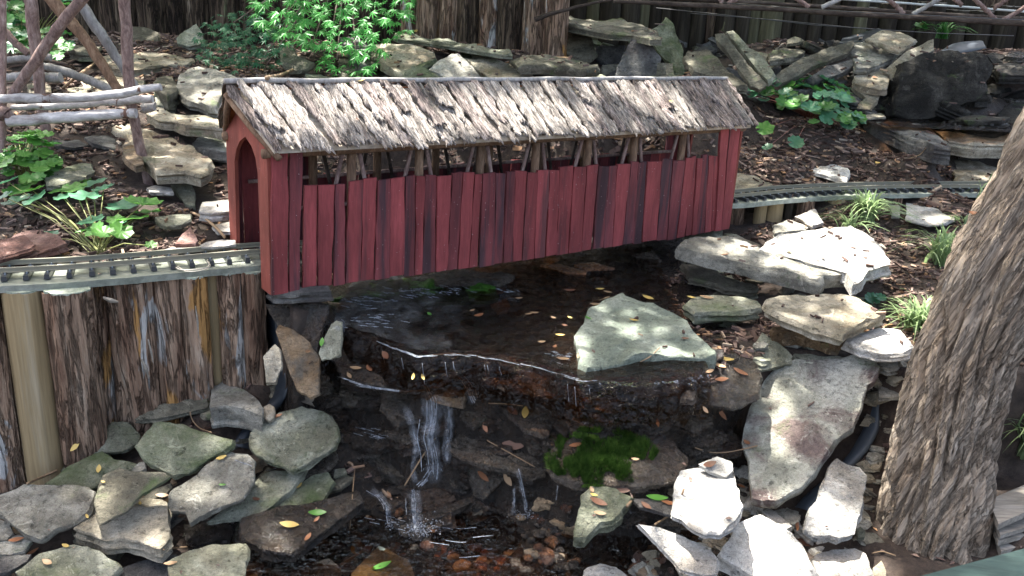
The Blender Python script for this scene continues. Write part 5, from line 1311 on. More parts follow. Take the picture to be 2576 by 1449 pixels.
bpy.context.view_layer.update()
DG = bpy.context.evaluated_depsgraph_get()
def cast(px, py, skip=('water',)):
    d = ray(px, py).normalized(); o = CAMP.copy()
    for _ in range(6):
        ok, loc, nor, idx, ob, mt = scene.ray_cast(DG, o, d)
        if not ok: return None
        if any(s in ob.name for s in skip): o = loc+d*.0005; continue
        if nor.dot(d) > 0: nor = -nor
        return loc, nor
    return None
def drop(x, y, z0=.75, skip=('crown', 'limb')):
    o = Vector((x, y, z0)); d = Vector((0, 0, -1))
    ok, loc, nor, idx, ob, mt = scene.ray_cast(DG, o, d)
    if not ok: return None
    if nor.z < 0: nor = -nor
    return loc, nor, ob

# falling water: sheets draped over the rocks
def fall(label, path, w0, w1, tile=t12, n=26, mat='fallsheet', off=.006):
    pts = [T(tile[0], tile[1], a, b_) for a, b_ in path]
    Q = resample([Vector((a, b_, 0)) for a, b_ in pts], n, smooth=1)
    rows = []
    for i, q in enumerate(Q):
        t_ = (Q[min(i+1, n-1)]-Q[max(i-1, 0)]).normalized(); s_ = Vector((t_.y, -t_.x, 0))
        w_ = (w0+(w1-w0)*i/(n-1))/3*(1+.35*mn.noise(Vector((i*.4, w0, 0))))
        row = []
        for k in range(9):
            p = q+s_*(w_*(k/8-.5))
            r_ = cast(p.x, p.y)
            d = ray(p.x, p.y).normalized()
            row.append((r_[0]-CAMP).length if r_ else None)
        rows.append((q, s_, w_, row))
    D = np.array([[v if v else np.nan for v in r[3]] for r in rows]); D = np.where(np.isnan(D), np.nanmedian(D), D)
    for _ in range(2): D[1:-1] = (np.minimum(D[1:-1], (D[:-2]+D[1:-1]+D[2:])/3)); D[:, 1:-1] = (D[:, :-2]+D[:, 1:-1]+D[:, 2:])/3
    vs, fs = [], []
    for i, (q, s_, w_, _) in enumerate(rows):
        for k in range(9):
            p = q+s_*(w_*(k/8-.5)); d = ray(p.x, p.y).normalized()
            o_ = off*(1-((k-4)/4)**2)+.001*mn.noise(Vector((k*2.1, i*.5, w0)))
            vs.append(CAMP+d*(D[i, k]-o_))
    for i in range(n-1):
        for k in range(8): a = i*9+k; fs.append((a, a+1, a+10, a+9))
    me = mesh_from('falling_water', vs, fs, True); a_ = me.attributes.new('fade', 'FLOAT', 'POINT')
    a_.data.foreach_set('value', np.array([max(0, 1-abs(k-4)/4)**.6*min(1, i/4, (n-1-i)/3)*(.45+.9*abs(mn.noise(Vector((k*.9, i*.12, w0))))) for i in range(n) for k in range(9)], np.float32))
    o = link('falling_water', me, M[mat]); setp(o, label, 'waterfall', 'strands of falling water')
fall('main fall of white water pouring down the centre of the cascade', [(640,20),(690,120),(690,260),(660,400),(690,520),(700,640),(700,760)], 190, 120)
fall('short bluish fall starting at the pool lip', [(890,-60),(950,20),(1000,150)], 90, 70)
fall('thin strand left of the main fall', [(570,360),(560,520),(540,640),(560,760)], 60, 50)
fall('lower fall splashing into the pool', [(540,790),(560,880),(560,1000),(570,1120)], 110, 130)
fall('small side fall beside the lower one', [(210,800),(300,850),(350,920),(365,1080)], 80, 40)
fall('thin right-hand trickle dropping from the centre block', [(1330,640),(1350,720),(1380,850),(1400,990)], 60, 26)
fall('second thin trickle next to the right-hand one', [(1300,760),(1305,880),(1295,1000)], 30, 40)
fall('broad bluish slide at the left end of the pool lip', [(250,900),(330,1020),(420,1120),(480,1180)], 120, 90, t11)
fall('bright ridge of water folding over the pool lip', [(100,870),(300,905),(430,990),(560,1050),(640,1100)], 70, 40, t11)
fall('faint sheet of water spreading left of the main fall', [(480,150),(530,300),(560,430),(590,560)], 80, 60)
fall('thin veil right of the main fall', [(800,120),(820,300),(790,470),(800,620)], 90, 70)
fall('wet sheet over the left ledge below the bridge corner', [(-60,960),(60,1010),(200,1070),(280,1160)], 150, 120, t11)

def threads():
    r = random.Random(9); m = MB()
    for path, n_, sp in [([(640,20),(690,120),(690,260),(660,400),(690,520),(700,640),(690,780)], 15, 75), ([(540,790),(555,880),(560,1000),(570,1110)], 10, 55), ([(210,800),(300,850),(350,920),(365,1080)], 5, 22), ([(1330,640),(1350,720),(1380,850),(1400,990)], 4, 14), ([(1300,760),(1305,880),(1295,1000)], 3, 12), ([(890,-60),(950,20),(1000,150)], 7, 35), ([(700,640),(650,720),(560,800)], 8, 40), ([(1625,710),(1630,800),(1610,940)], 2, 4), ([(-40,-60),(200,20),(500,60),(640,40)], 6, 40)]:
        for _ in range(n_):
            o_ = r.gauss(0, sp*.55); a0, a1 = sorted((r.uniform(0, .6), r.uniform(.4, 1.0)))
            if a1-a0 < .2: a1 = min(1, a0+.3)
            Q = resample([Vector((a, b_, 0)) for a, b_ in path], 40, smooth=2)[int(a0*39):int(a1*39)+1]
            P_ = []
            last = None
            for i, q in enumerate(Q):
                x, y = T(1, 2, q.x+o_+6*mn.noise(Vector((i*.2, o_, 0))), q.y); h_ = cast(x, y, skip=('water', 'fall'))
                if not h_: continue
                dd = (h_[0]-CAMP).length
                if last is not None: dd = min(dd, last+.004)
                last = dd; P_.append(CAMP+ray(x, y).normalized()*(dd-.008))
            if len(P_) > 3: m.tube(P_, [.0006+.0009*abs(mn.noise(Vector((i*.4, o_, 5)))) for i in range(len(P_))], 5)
    for cx, cy, n_, sx, sy, ln in [(600,760,60,330,45,60), (150,830,40,200,40,80), (250,980,26,200,45,70), (1250,745,8,80,20,40), (1650,1240,16,90,40,50)]:  # pale strokes modelled as sky glints on the ripples, not falling water
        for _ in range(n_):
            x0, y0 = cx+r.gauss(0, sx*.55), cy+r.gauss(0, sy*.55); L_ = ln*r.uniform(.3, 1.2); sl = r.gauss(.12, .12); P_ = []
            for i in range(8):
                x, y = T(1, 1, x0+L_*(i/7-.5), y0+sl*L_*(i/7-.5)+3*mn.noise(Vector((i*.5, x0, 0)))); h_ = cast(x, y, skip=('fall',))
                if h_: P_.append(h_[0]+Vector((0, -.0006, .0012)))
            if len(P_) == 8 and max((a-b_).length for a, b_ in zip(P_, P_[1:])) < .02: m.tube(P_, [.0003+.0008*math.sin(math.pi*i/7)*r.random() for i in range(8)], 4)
    for path, n_, sp in [([(80,330),(260,380),(430,420)], 14, 45), ([(150,1000),(330,1040),(520,1080)], 8, 40), ([(-800,560),(-600,640),(-420,600)], 10, 40), ([(560,1180),(900,1230),(1300,1190)], 6, 90)]:  # more strokes standing in for highlights on wet ledges and pool
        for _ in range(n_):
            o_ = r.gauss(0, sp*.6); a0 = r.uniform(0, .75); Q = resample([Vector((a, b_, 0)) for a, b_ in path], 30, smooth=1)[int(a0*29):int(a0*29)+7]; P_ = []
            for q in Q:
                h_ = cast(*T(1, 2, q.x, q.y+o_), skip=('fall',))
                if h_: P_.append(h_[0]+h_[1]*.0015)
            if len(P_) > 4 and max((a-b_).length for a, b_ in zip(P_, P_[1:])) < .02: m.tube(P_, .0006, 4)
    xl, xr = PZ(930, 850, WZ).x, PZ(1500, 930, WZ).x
    for _ in range(20):  # white line along the lip, drawn in place of its highlight
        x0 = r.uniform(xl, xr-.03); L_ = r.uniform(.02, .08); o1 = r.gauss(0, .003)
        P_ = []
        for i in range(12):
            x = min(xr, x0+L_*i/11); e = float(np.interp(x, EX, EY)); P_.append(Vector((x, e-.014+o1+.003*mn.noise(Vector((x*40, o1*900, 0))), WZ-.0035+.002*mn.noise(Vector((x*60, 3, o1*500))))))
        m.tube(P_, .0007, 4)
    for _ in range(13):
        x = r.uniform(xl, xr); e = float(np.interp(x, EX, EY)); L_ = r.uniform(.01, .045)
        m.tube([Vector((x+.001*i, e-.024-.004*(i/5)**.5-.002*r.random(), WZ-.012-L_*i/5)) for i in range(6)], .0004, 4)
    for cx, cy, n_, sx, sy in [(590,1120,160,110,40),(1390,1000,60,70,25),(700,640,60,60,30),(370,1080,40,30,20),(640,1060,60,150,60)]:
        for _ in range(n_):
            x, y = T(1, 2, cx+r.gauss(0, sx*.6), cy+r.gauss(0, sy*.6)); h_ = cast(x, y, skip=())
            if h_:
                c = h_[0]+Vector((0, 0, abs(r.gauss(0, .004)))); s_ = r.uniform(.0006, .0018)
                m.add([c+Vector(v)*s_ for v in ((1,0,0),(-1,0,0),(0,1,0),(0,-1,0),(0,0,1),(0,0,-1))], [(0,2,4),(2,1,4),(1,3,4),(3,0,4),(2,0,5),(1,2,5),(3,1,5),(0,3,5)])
    o = m.build('water_threads_and_glints', M['fall'], None, True); setp(o, 'thin threads and splashes of falling water, and added pale strokes for glints', None, None, 'stuff')
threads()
# ------------------------------------------------------------------ wires, twigs
def strand(label, tile, pts, r=.0011, mat='twig', lift=.006, cat='twig', name='twig', group='fallen twigs and pine needles'):
    Q = []
    for a, b_ in pts:
        r_ = cast(*T(tile[0], tile[1], a, b_))
        if r_: Q.append(r_[0]+Vector((0, -.5, 1)).normalized()*lift)
    if len(Q) < 2: return
    m = MB(); m.tube(resample(Q, 14, smooth=2), r, 5); o = m.build(name, M[mat], None, True); setp(o, label, cat, group)
strand('long brown twig lying across the main fall', t12, [(710,440),(600,600),(480,800)], .0016, lift=.014)
strand('straight needle standing in the shadows left of the small side fall', t12, [(105,670),(85,900),(65,1150)], .001, lift=.01)
strand('pale needle lying above the cream leaf', t12, [(1110,160),(1240,165),(1370,180)], .001)
strand('brown needle crossing the centre block', t12, [(1100,440),(1280,540),(1460,640)], .0011)
strand('orange twig stuck upright at the mossy stone', t12, [(2200,850),(2180,900),(2150,940)], .003)
strand('thick twig lying over the flat stone at the bottom', t12, [(0,1380),(120,1300),(230,1240)], .003)
strand('long yellow straw reaching to the stained slab', t22, [(90,495),(200,535),(350,530),(560,480)], .0012)
strand('pine needles hanging left of the stained slab', t22, [(480,440),(490,600),(500,780),(515,960)], .001)
strand('pale arching straw over the shadowed white slab edge', t12, [(2360,1085),(2480,1010),(2560,900),(2576,820)], .0018, lift=.01)
strand('thin brown straw on the water near the right pool rim', t11, [(1650,900),(1700,830),(1720,760)], .0009)
strand('light straw pointing at the greenish overhanging slab', t11, [(1800,925),(1870,860),(2020,805)], .0012)
strand('yellow straw across the wet leaves right of the green slab', t11, [(2250,1300),(2330,1260),(2400,1190)], .001)
strand('grey bare twig on the mossy stones by the log wall', t02, [(215,765),(330,715),(440,665)], .0022)
strand('curved white stalk between the mossy boulders', t02, [(1440,225),(1450,290),(1510,350),(1600,380)], .0012)
strand('dry twig under the slate at the bottom of the heap', t02, [(1240,1265),(1330,1250),(1420,1243)], .0014)
strand('brown branch lying behind the crossed poles', t00, [(480,680),(600,580),(720,490)], .004)
strand('dark branch on the soil left of the roof ridge', t00, [(2020,610),(2120,580),(2210,540)], .005)
strand('arched dry stem beside the portal', t01, [(1450,170),(1560,220),(1650,300),(1700,360)], .003)
strand('long needle in the mulch by the white kerb stone', t20, [(1700,1210),(1790,1180),(1830,1130)], .0012)
strand('curly straw at the foot of the tree', t22, [(1420,1290),(1500,1275),(1600,1310)], .0012)

# ------------------------------------------------------------------ plants
def lobed(n_lobes=7, depth=.13, seed=0, cup=.12):
    r = random.Random(seed); N_ = 42; vs = [(0, 0, 0)]; fs = []
    for ring in (.55, 1.0):
        for q in range(N_):
            th = -math.pi/2+2*math.pi*(q+.5)/N_
            d = abs((q+.5)/N_-.5)*2
            rad = 1-depth*abs(math.sin(n_lobes*.5*(th+math.pi/2)))**1 + .03*math.sin(n_lobes*3.0*th)*ring
            rad *= (.45 if d > .96 else 1)
            rad *= ring
            vs.append((rad*math.cos(th), rad*math.sin(th)+.0, cup*ring*ring+.06*math.cos(n_lobes*(th+math.pi/2))*ring*ring))
    for q in range(N_):
        q2 = (q+1) % N_
        fs += [(0, 1+q, 1+q2), (1+q, 1+N_+q, 1+N_+q2, 1+q2)]
    return mesh_from('leaf', vs, fs, True)
def star(seed=0, n_=7):
    vs = [(0, 0, 0)]; fs = []
    angs = [-110, -70, -32, 0, 32, 70, 110]; lens = [.5, .8, .97, 1.05, .97, .8, .5]
    P_ = [(0, -.12)]
    for k, (a, l) in enumerate(zip(angs, lens)):
        th = math.radians(90-a); 
        if k > 0:
            tm = math.radians(90-(a+angs[k-1])/2); P_.append((.27*math.cos(tm), .27*math.sin(tm)))
        for da, rr in ((9, .55), (0, 1.0), (-9, .55)):
            t_ = th+math.radians(da); P_.append((l*rr*math.cos(t_), l*rr*math.sin(t_)))
    for x, y in P_: vs.append((x, y, -.18*(x*x+y*y)+.02*math.sin(9*x)))
    n2 = len(P_)
    fs = [(0, 1+k, 1+(k+1) % n2) for k in range(n2)]
    return mesh_from('leaf', vs, fs, False)
LOB = [lobed(7, .16, 1), lobed(9, .13, 2, .2), lobed(6, .2, 3, .05)]
def place_leaf(me, mat, parent, loc, nrm, size, yaw, name='leaf'):
    key = (me.name, mat)
    if key not in _lc:
        c = me.copy(); c.materials.clear(); c.materials.append(M[mat]); _lc[key] = c
    o = bpy.data.objects.new(name, _lc[key]); COL.objects.link(o); o.parent = parent
    q = Vector(nrm).to_track_quat('Z', 'Y')
    o.matrix_basis = Matrix.LocRotScale(Vector(loc), q @ Matrix.Rotation(yaw, 3, 'Z').to_quaternion(), (size, size, size))
    return o
_lc = {}
def clump(label, cat, name, base, leaves, stalkmat='redstalk', mats=('heuch', 'heuch2'), seed=1, lift=.05, group=None, shapes=LOB, sf=1.45):
    """leaves: (tile, x, y, width in tile units)"""
    r = random.Random(seed)
    b0 = hit(*base, 0); root = empty(name, b0); setp(root, label, cat, group)
    st = MB()
    for k, (tl, x, y, w_) in enumerate(leaves):
        px, py = T(tl[0], tl[1], x, y)
        p = hit(px, py, lift*r.uniform(.6, 1.4)); s_ = w_/3*p.y*1.05/F_PX/2
        out = (p-b0); out.z = 0; out = out.normalized() if out.length > .001 else Vector((0, 0, 0))
        nrm = Vector((out.x*.35+r.uniform(-.3, .3), out.y*.3-.25+r.uniform(-.3, .3), 1)).normalized()
        place_leaf(r.choice(shapes), r.choice(mats), root, p-b0, nrm, s_*sf, r.uniform(0, 6.28))
        mid = (p-b0)*.5+Vector((0, 0, .012)); st.tube([(r.uniform(-.01, .01), r.uniform(-.01, .01), 0), mid, p-b0-Vector((0, 0, .002))], .0011, 4, cap=False)
    st.build('stalks', M[stalkmat], root, True)
    return root
rr_ = random.Random(77)
def cloud(tl, cx, cy, rx, ry, n_, w0, w1, r=rr_):
    out = []
    for _ in range(n_):
        a = r.uniform(0, 6.283); d = math.sqrt(r.random()); out.append((tl, cx+rx*d*math.cos(a), cy+ry*d*math.sin(a), r.uniform(w0, w1)))
    return out
clump('low green-leaved plant between the first two trestle posts', 'plant', 'leafy_plant', (60, 450), cloud(t00, 220, 1180, 210, 190, 62, 60, 115), 'stalk', ('heuch', 'heuch', 'ivy'), 2, .05)
clump('runner plant with broad sunlit lobed leaves in front of the left mulch', 'plant', 'leafy_plant', (250, 640),
      [(t01,130,60,170),(t01,30,30,110),(t01,260,50,150),(t01,480,40,110),(t01,640,30,170),(t01,930,100,190),(t01,1080,90,200),(t01,1120,150,150),(t01,1000,200,190),(t01,690,220,150),(t01,840,260,180),(t01,780,315,130),(t01,640,290,110),(t01,910,300,130),(t01,340,340,150),(t01,720,290,120),(t01,880,210,120),(t01,1140,398,70),
       (t00,60,1370,120),(t00,130,1435,150),(t00,700,1385,170),(t00,560,1425,150),(t00,450,1425,120),(t00,250,1435,130),(t00,780,1430,120),(t00,620,1380,110)], 'stalk', ('heuch', 'heuch2', 'heuch'), 3, .045)
clump('big clump of mottled lobed leaves on red stalks right of the roof', 'plant', 'leafy_plant', (2040, 300),
      cloud(t20, 1000, 720, 270, 130, 80, 80, 160)+cloud(t20, 650, 680, 140, 80, 26, 70, 140)+cloud(t20, 1230, 900, 160, 60, 14, 80, 150)+[(t20,620,970,150),(t20,850,1080,130),(t20,990,920,90),(t20,390,680,90),(t20,640,1110,90)], 'redstalk', ('heuch', 'heuch2', 'heuch2', 'ivy'), 4, .07, sf=1.0)
clump('ivy-like greenery in the upper left corner behind the poles', 'plant', 'leafy_plant', (60, 150), cloud(t00, 120, 200, 150, 220, 50, 50, 110)+cloud(t00, 420, 320, 120, 130, 22, 40, 80)+cloud(t00, 470, 10, 90, 40, 10, 60, 100), 'stalk', ('ivy', 'mapledark'), 5, .12)
clump('small seedling with two leaves in the shade below the white slab', 'seedling', 'seedling', (2195, 760), [(t21,1430,810,90),(t21,1490,800,70),(t21,1400,820,50)], 'stalk', ('heuch2',), 6, .02)
clump('tiny light-leaved seedling on the soil above the pale flat stone', 'seedling', 'seedling', (2175, 95), [(t20,1370,255,50),(t20,1390,245,40)], 'stalk', ('ivy',), 7, .02)
clump('small seedling under the conduit at the top right', 'seedling', 'seedling', (2320, 68), [(t20,1790,190,60),(t20,1830,180,50),(t20,1810,205,50)], 'stalk', ('ivy',), 8, .03)
m = MB(); Q = [cast(*T(0, 1, a, b_)) for a, b_ in [(20,40),(220,130),(400,195),(545,262),(620,360),(700,440),(745,490)]]
m.tube(resample([q[0]+Vector((0, 0, .012)) for q in Q], 24, smooth=2), .0022, 6); o = m.build('runner_stem', M['stalk'], None, True); setp(o, 'long yellow-green runner stem crossing the left mulch', 'stem')

# Japanese maple
mp = empty('maple', PY(860, -40, 2.95)); setp(mp, 'bright green Japanese maple hanging over the stones behind the bridge', 'maple')
ST = star(); rm = random.Random(12)
def in_maple(x, y):
    return ((x-840)/215)**2+((y-10)/125)**2 < 1 or ((x-880)/90)**2+((y-130)/75)**2 < 1 or ((x-985)/60)**2+((y-55)/40)**2 < 1
n1 = 0
while n1 < 235:
    x, y = rm.uniform(560, 1050), rm.uniform(-60, 205)
    if not in_maple(x, y): continue
    yy = 2.75+rm.uniform(-.22, .12); p = PY(x, y, yy)
    place_leaf(ST, 'maple', mp, p-mp.location, (rm.uniform(-.5, .3), rm.uniform(-.9, -.1), 1), rm.uniform(.021, .033), rm.uniform(2.2, 4.2)); n1 += 1
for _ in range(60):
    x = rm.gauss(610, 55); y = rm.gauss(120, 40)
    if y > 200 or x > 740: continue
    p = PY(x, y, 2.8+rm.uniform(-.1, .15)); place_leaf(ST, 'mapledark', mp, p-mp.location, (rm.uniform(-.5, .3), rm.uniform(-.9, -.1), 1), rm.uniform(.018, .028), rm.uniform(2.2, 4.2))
sv = [v.co.copy() for v in ST.vertices]; sf = [tuple(f.vertices) for f in ST.polygons]
mm = MB(); mm2 = MB()
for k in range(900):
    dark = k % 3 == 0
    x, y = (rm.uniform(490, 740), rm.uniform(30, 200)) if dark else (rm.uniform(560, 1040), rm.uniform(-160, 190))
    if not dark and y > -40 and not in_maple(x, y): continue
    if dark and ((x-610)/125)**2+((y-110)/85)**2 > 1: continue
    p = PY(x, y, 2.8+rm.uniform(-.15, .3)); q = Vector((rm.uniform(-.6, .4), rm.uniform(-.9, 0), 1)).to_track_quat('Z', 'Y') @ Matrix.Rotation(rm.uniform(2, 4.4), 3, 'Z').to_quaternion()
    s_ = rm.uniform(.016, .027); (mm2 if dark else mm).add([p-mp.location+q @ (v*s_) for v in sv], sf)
o = mm.build('inner_leaves', M['maple'], mp); o['kind'] = 'stuff'
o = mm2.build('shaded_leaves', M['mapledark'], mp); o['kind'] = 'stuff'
for k in range(9):
    e = PY(rm.uniform(560, 1000), rm.uniform(40, 180), 2.8)-mp.location
    m = MB(); m.tube(resample([Vector((rm.uniform(-.05, .05), .1, .1)), e*.5+Vector((0, .05, .06)), e], 10, smooth=1), list(np.linspace(.005, .0012, 10)), 5); m.build('branch', M['stick'], mp, True)

def grass(label, px, py, n_, h, spread, seed, mat='blade', group='clumps of strappy grass'):
    r = random.Random(seed); b0 = hit(px, py, 0); root = b0; m = MB()
    for _ in range(n_):
        a = r.uniform(0, 6.283); hh = h*r.uniform(.75, 1.5); sp = spread*r.uniform(.3, 1.35); w_ = r.uniform(.002, .0036)
        b_ = Vector((r.gauss(0, .012), r.gauss(0, .012), -.004)); d = Vector((math.cos(a), math.sin(a), 0)); s_ = Vector((-d.y, d.x, 0))
        P_ = []
        for k in range(7):
            t = k/6; P_.append(b_+d*(sp*t**1.5)+Vector((0, 0, hh*(1.6*t-1.05*t*t*(.6+sp/spread*.5)))))
        vs = []
        for k, p in enumerate(P_): ww = w_*(1-(k/6)**2*.95); vs += [p-s_*ww, p+s_*ww+Vector((0, 0, .0006))]
        m.add(vs, [(2*k, 2*k+1, 2*k+3, 2*k+2) for k in range(6)])
    o = m.build('grass_clump', M[mat], None, True, None, b0); setp(o, label, 'grass clump', group); return o
grass('large strappy grass clump just in front of the right-hand track', 2175, 553, 120, .085, .11, 1)
grass('small grass tuft behind the big white slab', 2130, 575, 34, .05, .07, 2)
grass('arching grass clump against the left edge of the leaning tree', 2370, 665, 90, .10, .12, 3)
grass('sunbleached grass clump at the foot of the leaning tree, left side', 2310, 830, 130, .07, .11, 4)
grass('bright grass to the right of the leaning tree', 2580, 1140, 90, .11, .1, 5)
grass('few grass blades between track and leaning tree', 2475, 520, 16, .09, .04, 6)
grass('thin grass tuft beside the pale flat slab near the tree', 2420, 560, 22, .03, .05, 7)
grass('wispy grass in the shade at the top right', 2370, 95, 40, .08, .1, 8, 'ivy')

# moss cushion on its rock
def moss():
    r = np.random.default_rng(3); tufts = MB()
    cnt = 0
    for _ in range(16000):
        a = r.random()*6.283; d = math.sqrt(r.random()); x, y = T(1, 2, 1970+430*d*math.cos(a), 555+225*d*math.sin(a))
        if mn.noise(Vector((x*.02, y*.02, 0)))+.5*mn.noise(Vector((x*.06, y*.06, 2))) < -.6+.75*d: continue
        q = cast(x, y)
        if not q: continue
        p, nn = q
        h = (.007+.014*max(0, mn.noise(p*40)+.4))*(1.1-.5*d)
        p = p+nn*(.012*max(0, mn.noise(p*22)+.3))
        dv = (nn+Vector((r.normal()*.5, r.normal()*.5, .3))).normalized()*h; s_ = Vector((r.normal(), r.normal(), 0)).normalized()*.0013
        tufts.add([p-nn*.006-s_, p-nn*.006+s_, p+dv], [(0, 1, 2)]); cnt += 1
    me = bpy.data.meshes.new('moss_cushion'); me.from_pydata(tufts.v, [], tufts.f)
    o = link('moss_cushion', me, M['mossy']); setp(o, 'thick bright green moss cushion on the wet rock right of the cascade', 'moss', None, 'stuff')
moss()

# ------------------------------------------------------------------ fallen leaves
def ell(seed=0, k=.42, curl=.25):
    vs, fs = [], []
    n_ = 9
    for i in range(n_):
        t = i/(n_-1); w_ = k*math.sin(math.pi*min(1, max(0, t*.96+.02)))**.8; x = (t-.5)*2
        z = curl*(x*x)*.5
        vs += [(x, -w_, z+curl*.5*w_), (x, 0, z), (x, w_, z+curl*.5*w_)]
    for i in range(n_-1):
        a = i*3; fs += [(a, a+3, a+4, a+1), (a+1, a+4, a+5, a+2)]
    return mesh_from('leaf', vs, fs, True)
EL = [ell(0, .42, .2), ell(1, .5, .45), ell(2, .34, .1)]
_fl = {}
def fleaf(label, tile, x, y, L_, ang, mat, shape=0):
    q = cast(*T(tile[0], tile[1], x, y), skip=('pool_water', 'falling'))
    if not q: return
    p, nn = q; s_ = L_/3*(p-CAMP).length/F_PX/2*1.0
    key = (shape, mat)
    if key not in _fl: c = EL[shape].copy(); c.materials.append(M[mat]); _fl[key] = c
    o = bpy.data.objects.new('fallen_leaf', _fl[key]); COL.objects.link(o)
    nn = (nn*.6+Vector((0, -.15, 1))*.6).normalized()
    o.matrix_basis = Matrix.LocRotScale(p+nn*.0035, nn.to_track_quat('Z', 'Y') @ Matrix.Rotation(math.radians(-ang), 3, 'Z').to_quaternion(), (s_, s_, s_))
    setp(o, label, 'leaf', 'single fallen leaves')
Y_, TN, OR, BN, GN = 'yellowleaf', 'tanleaf', 'orangeleaf', 'brownleaf', 'greenleaf'
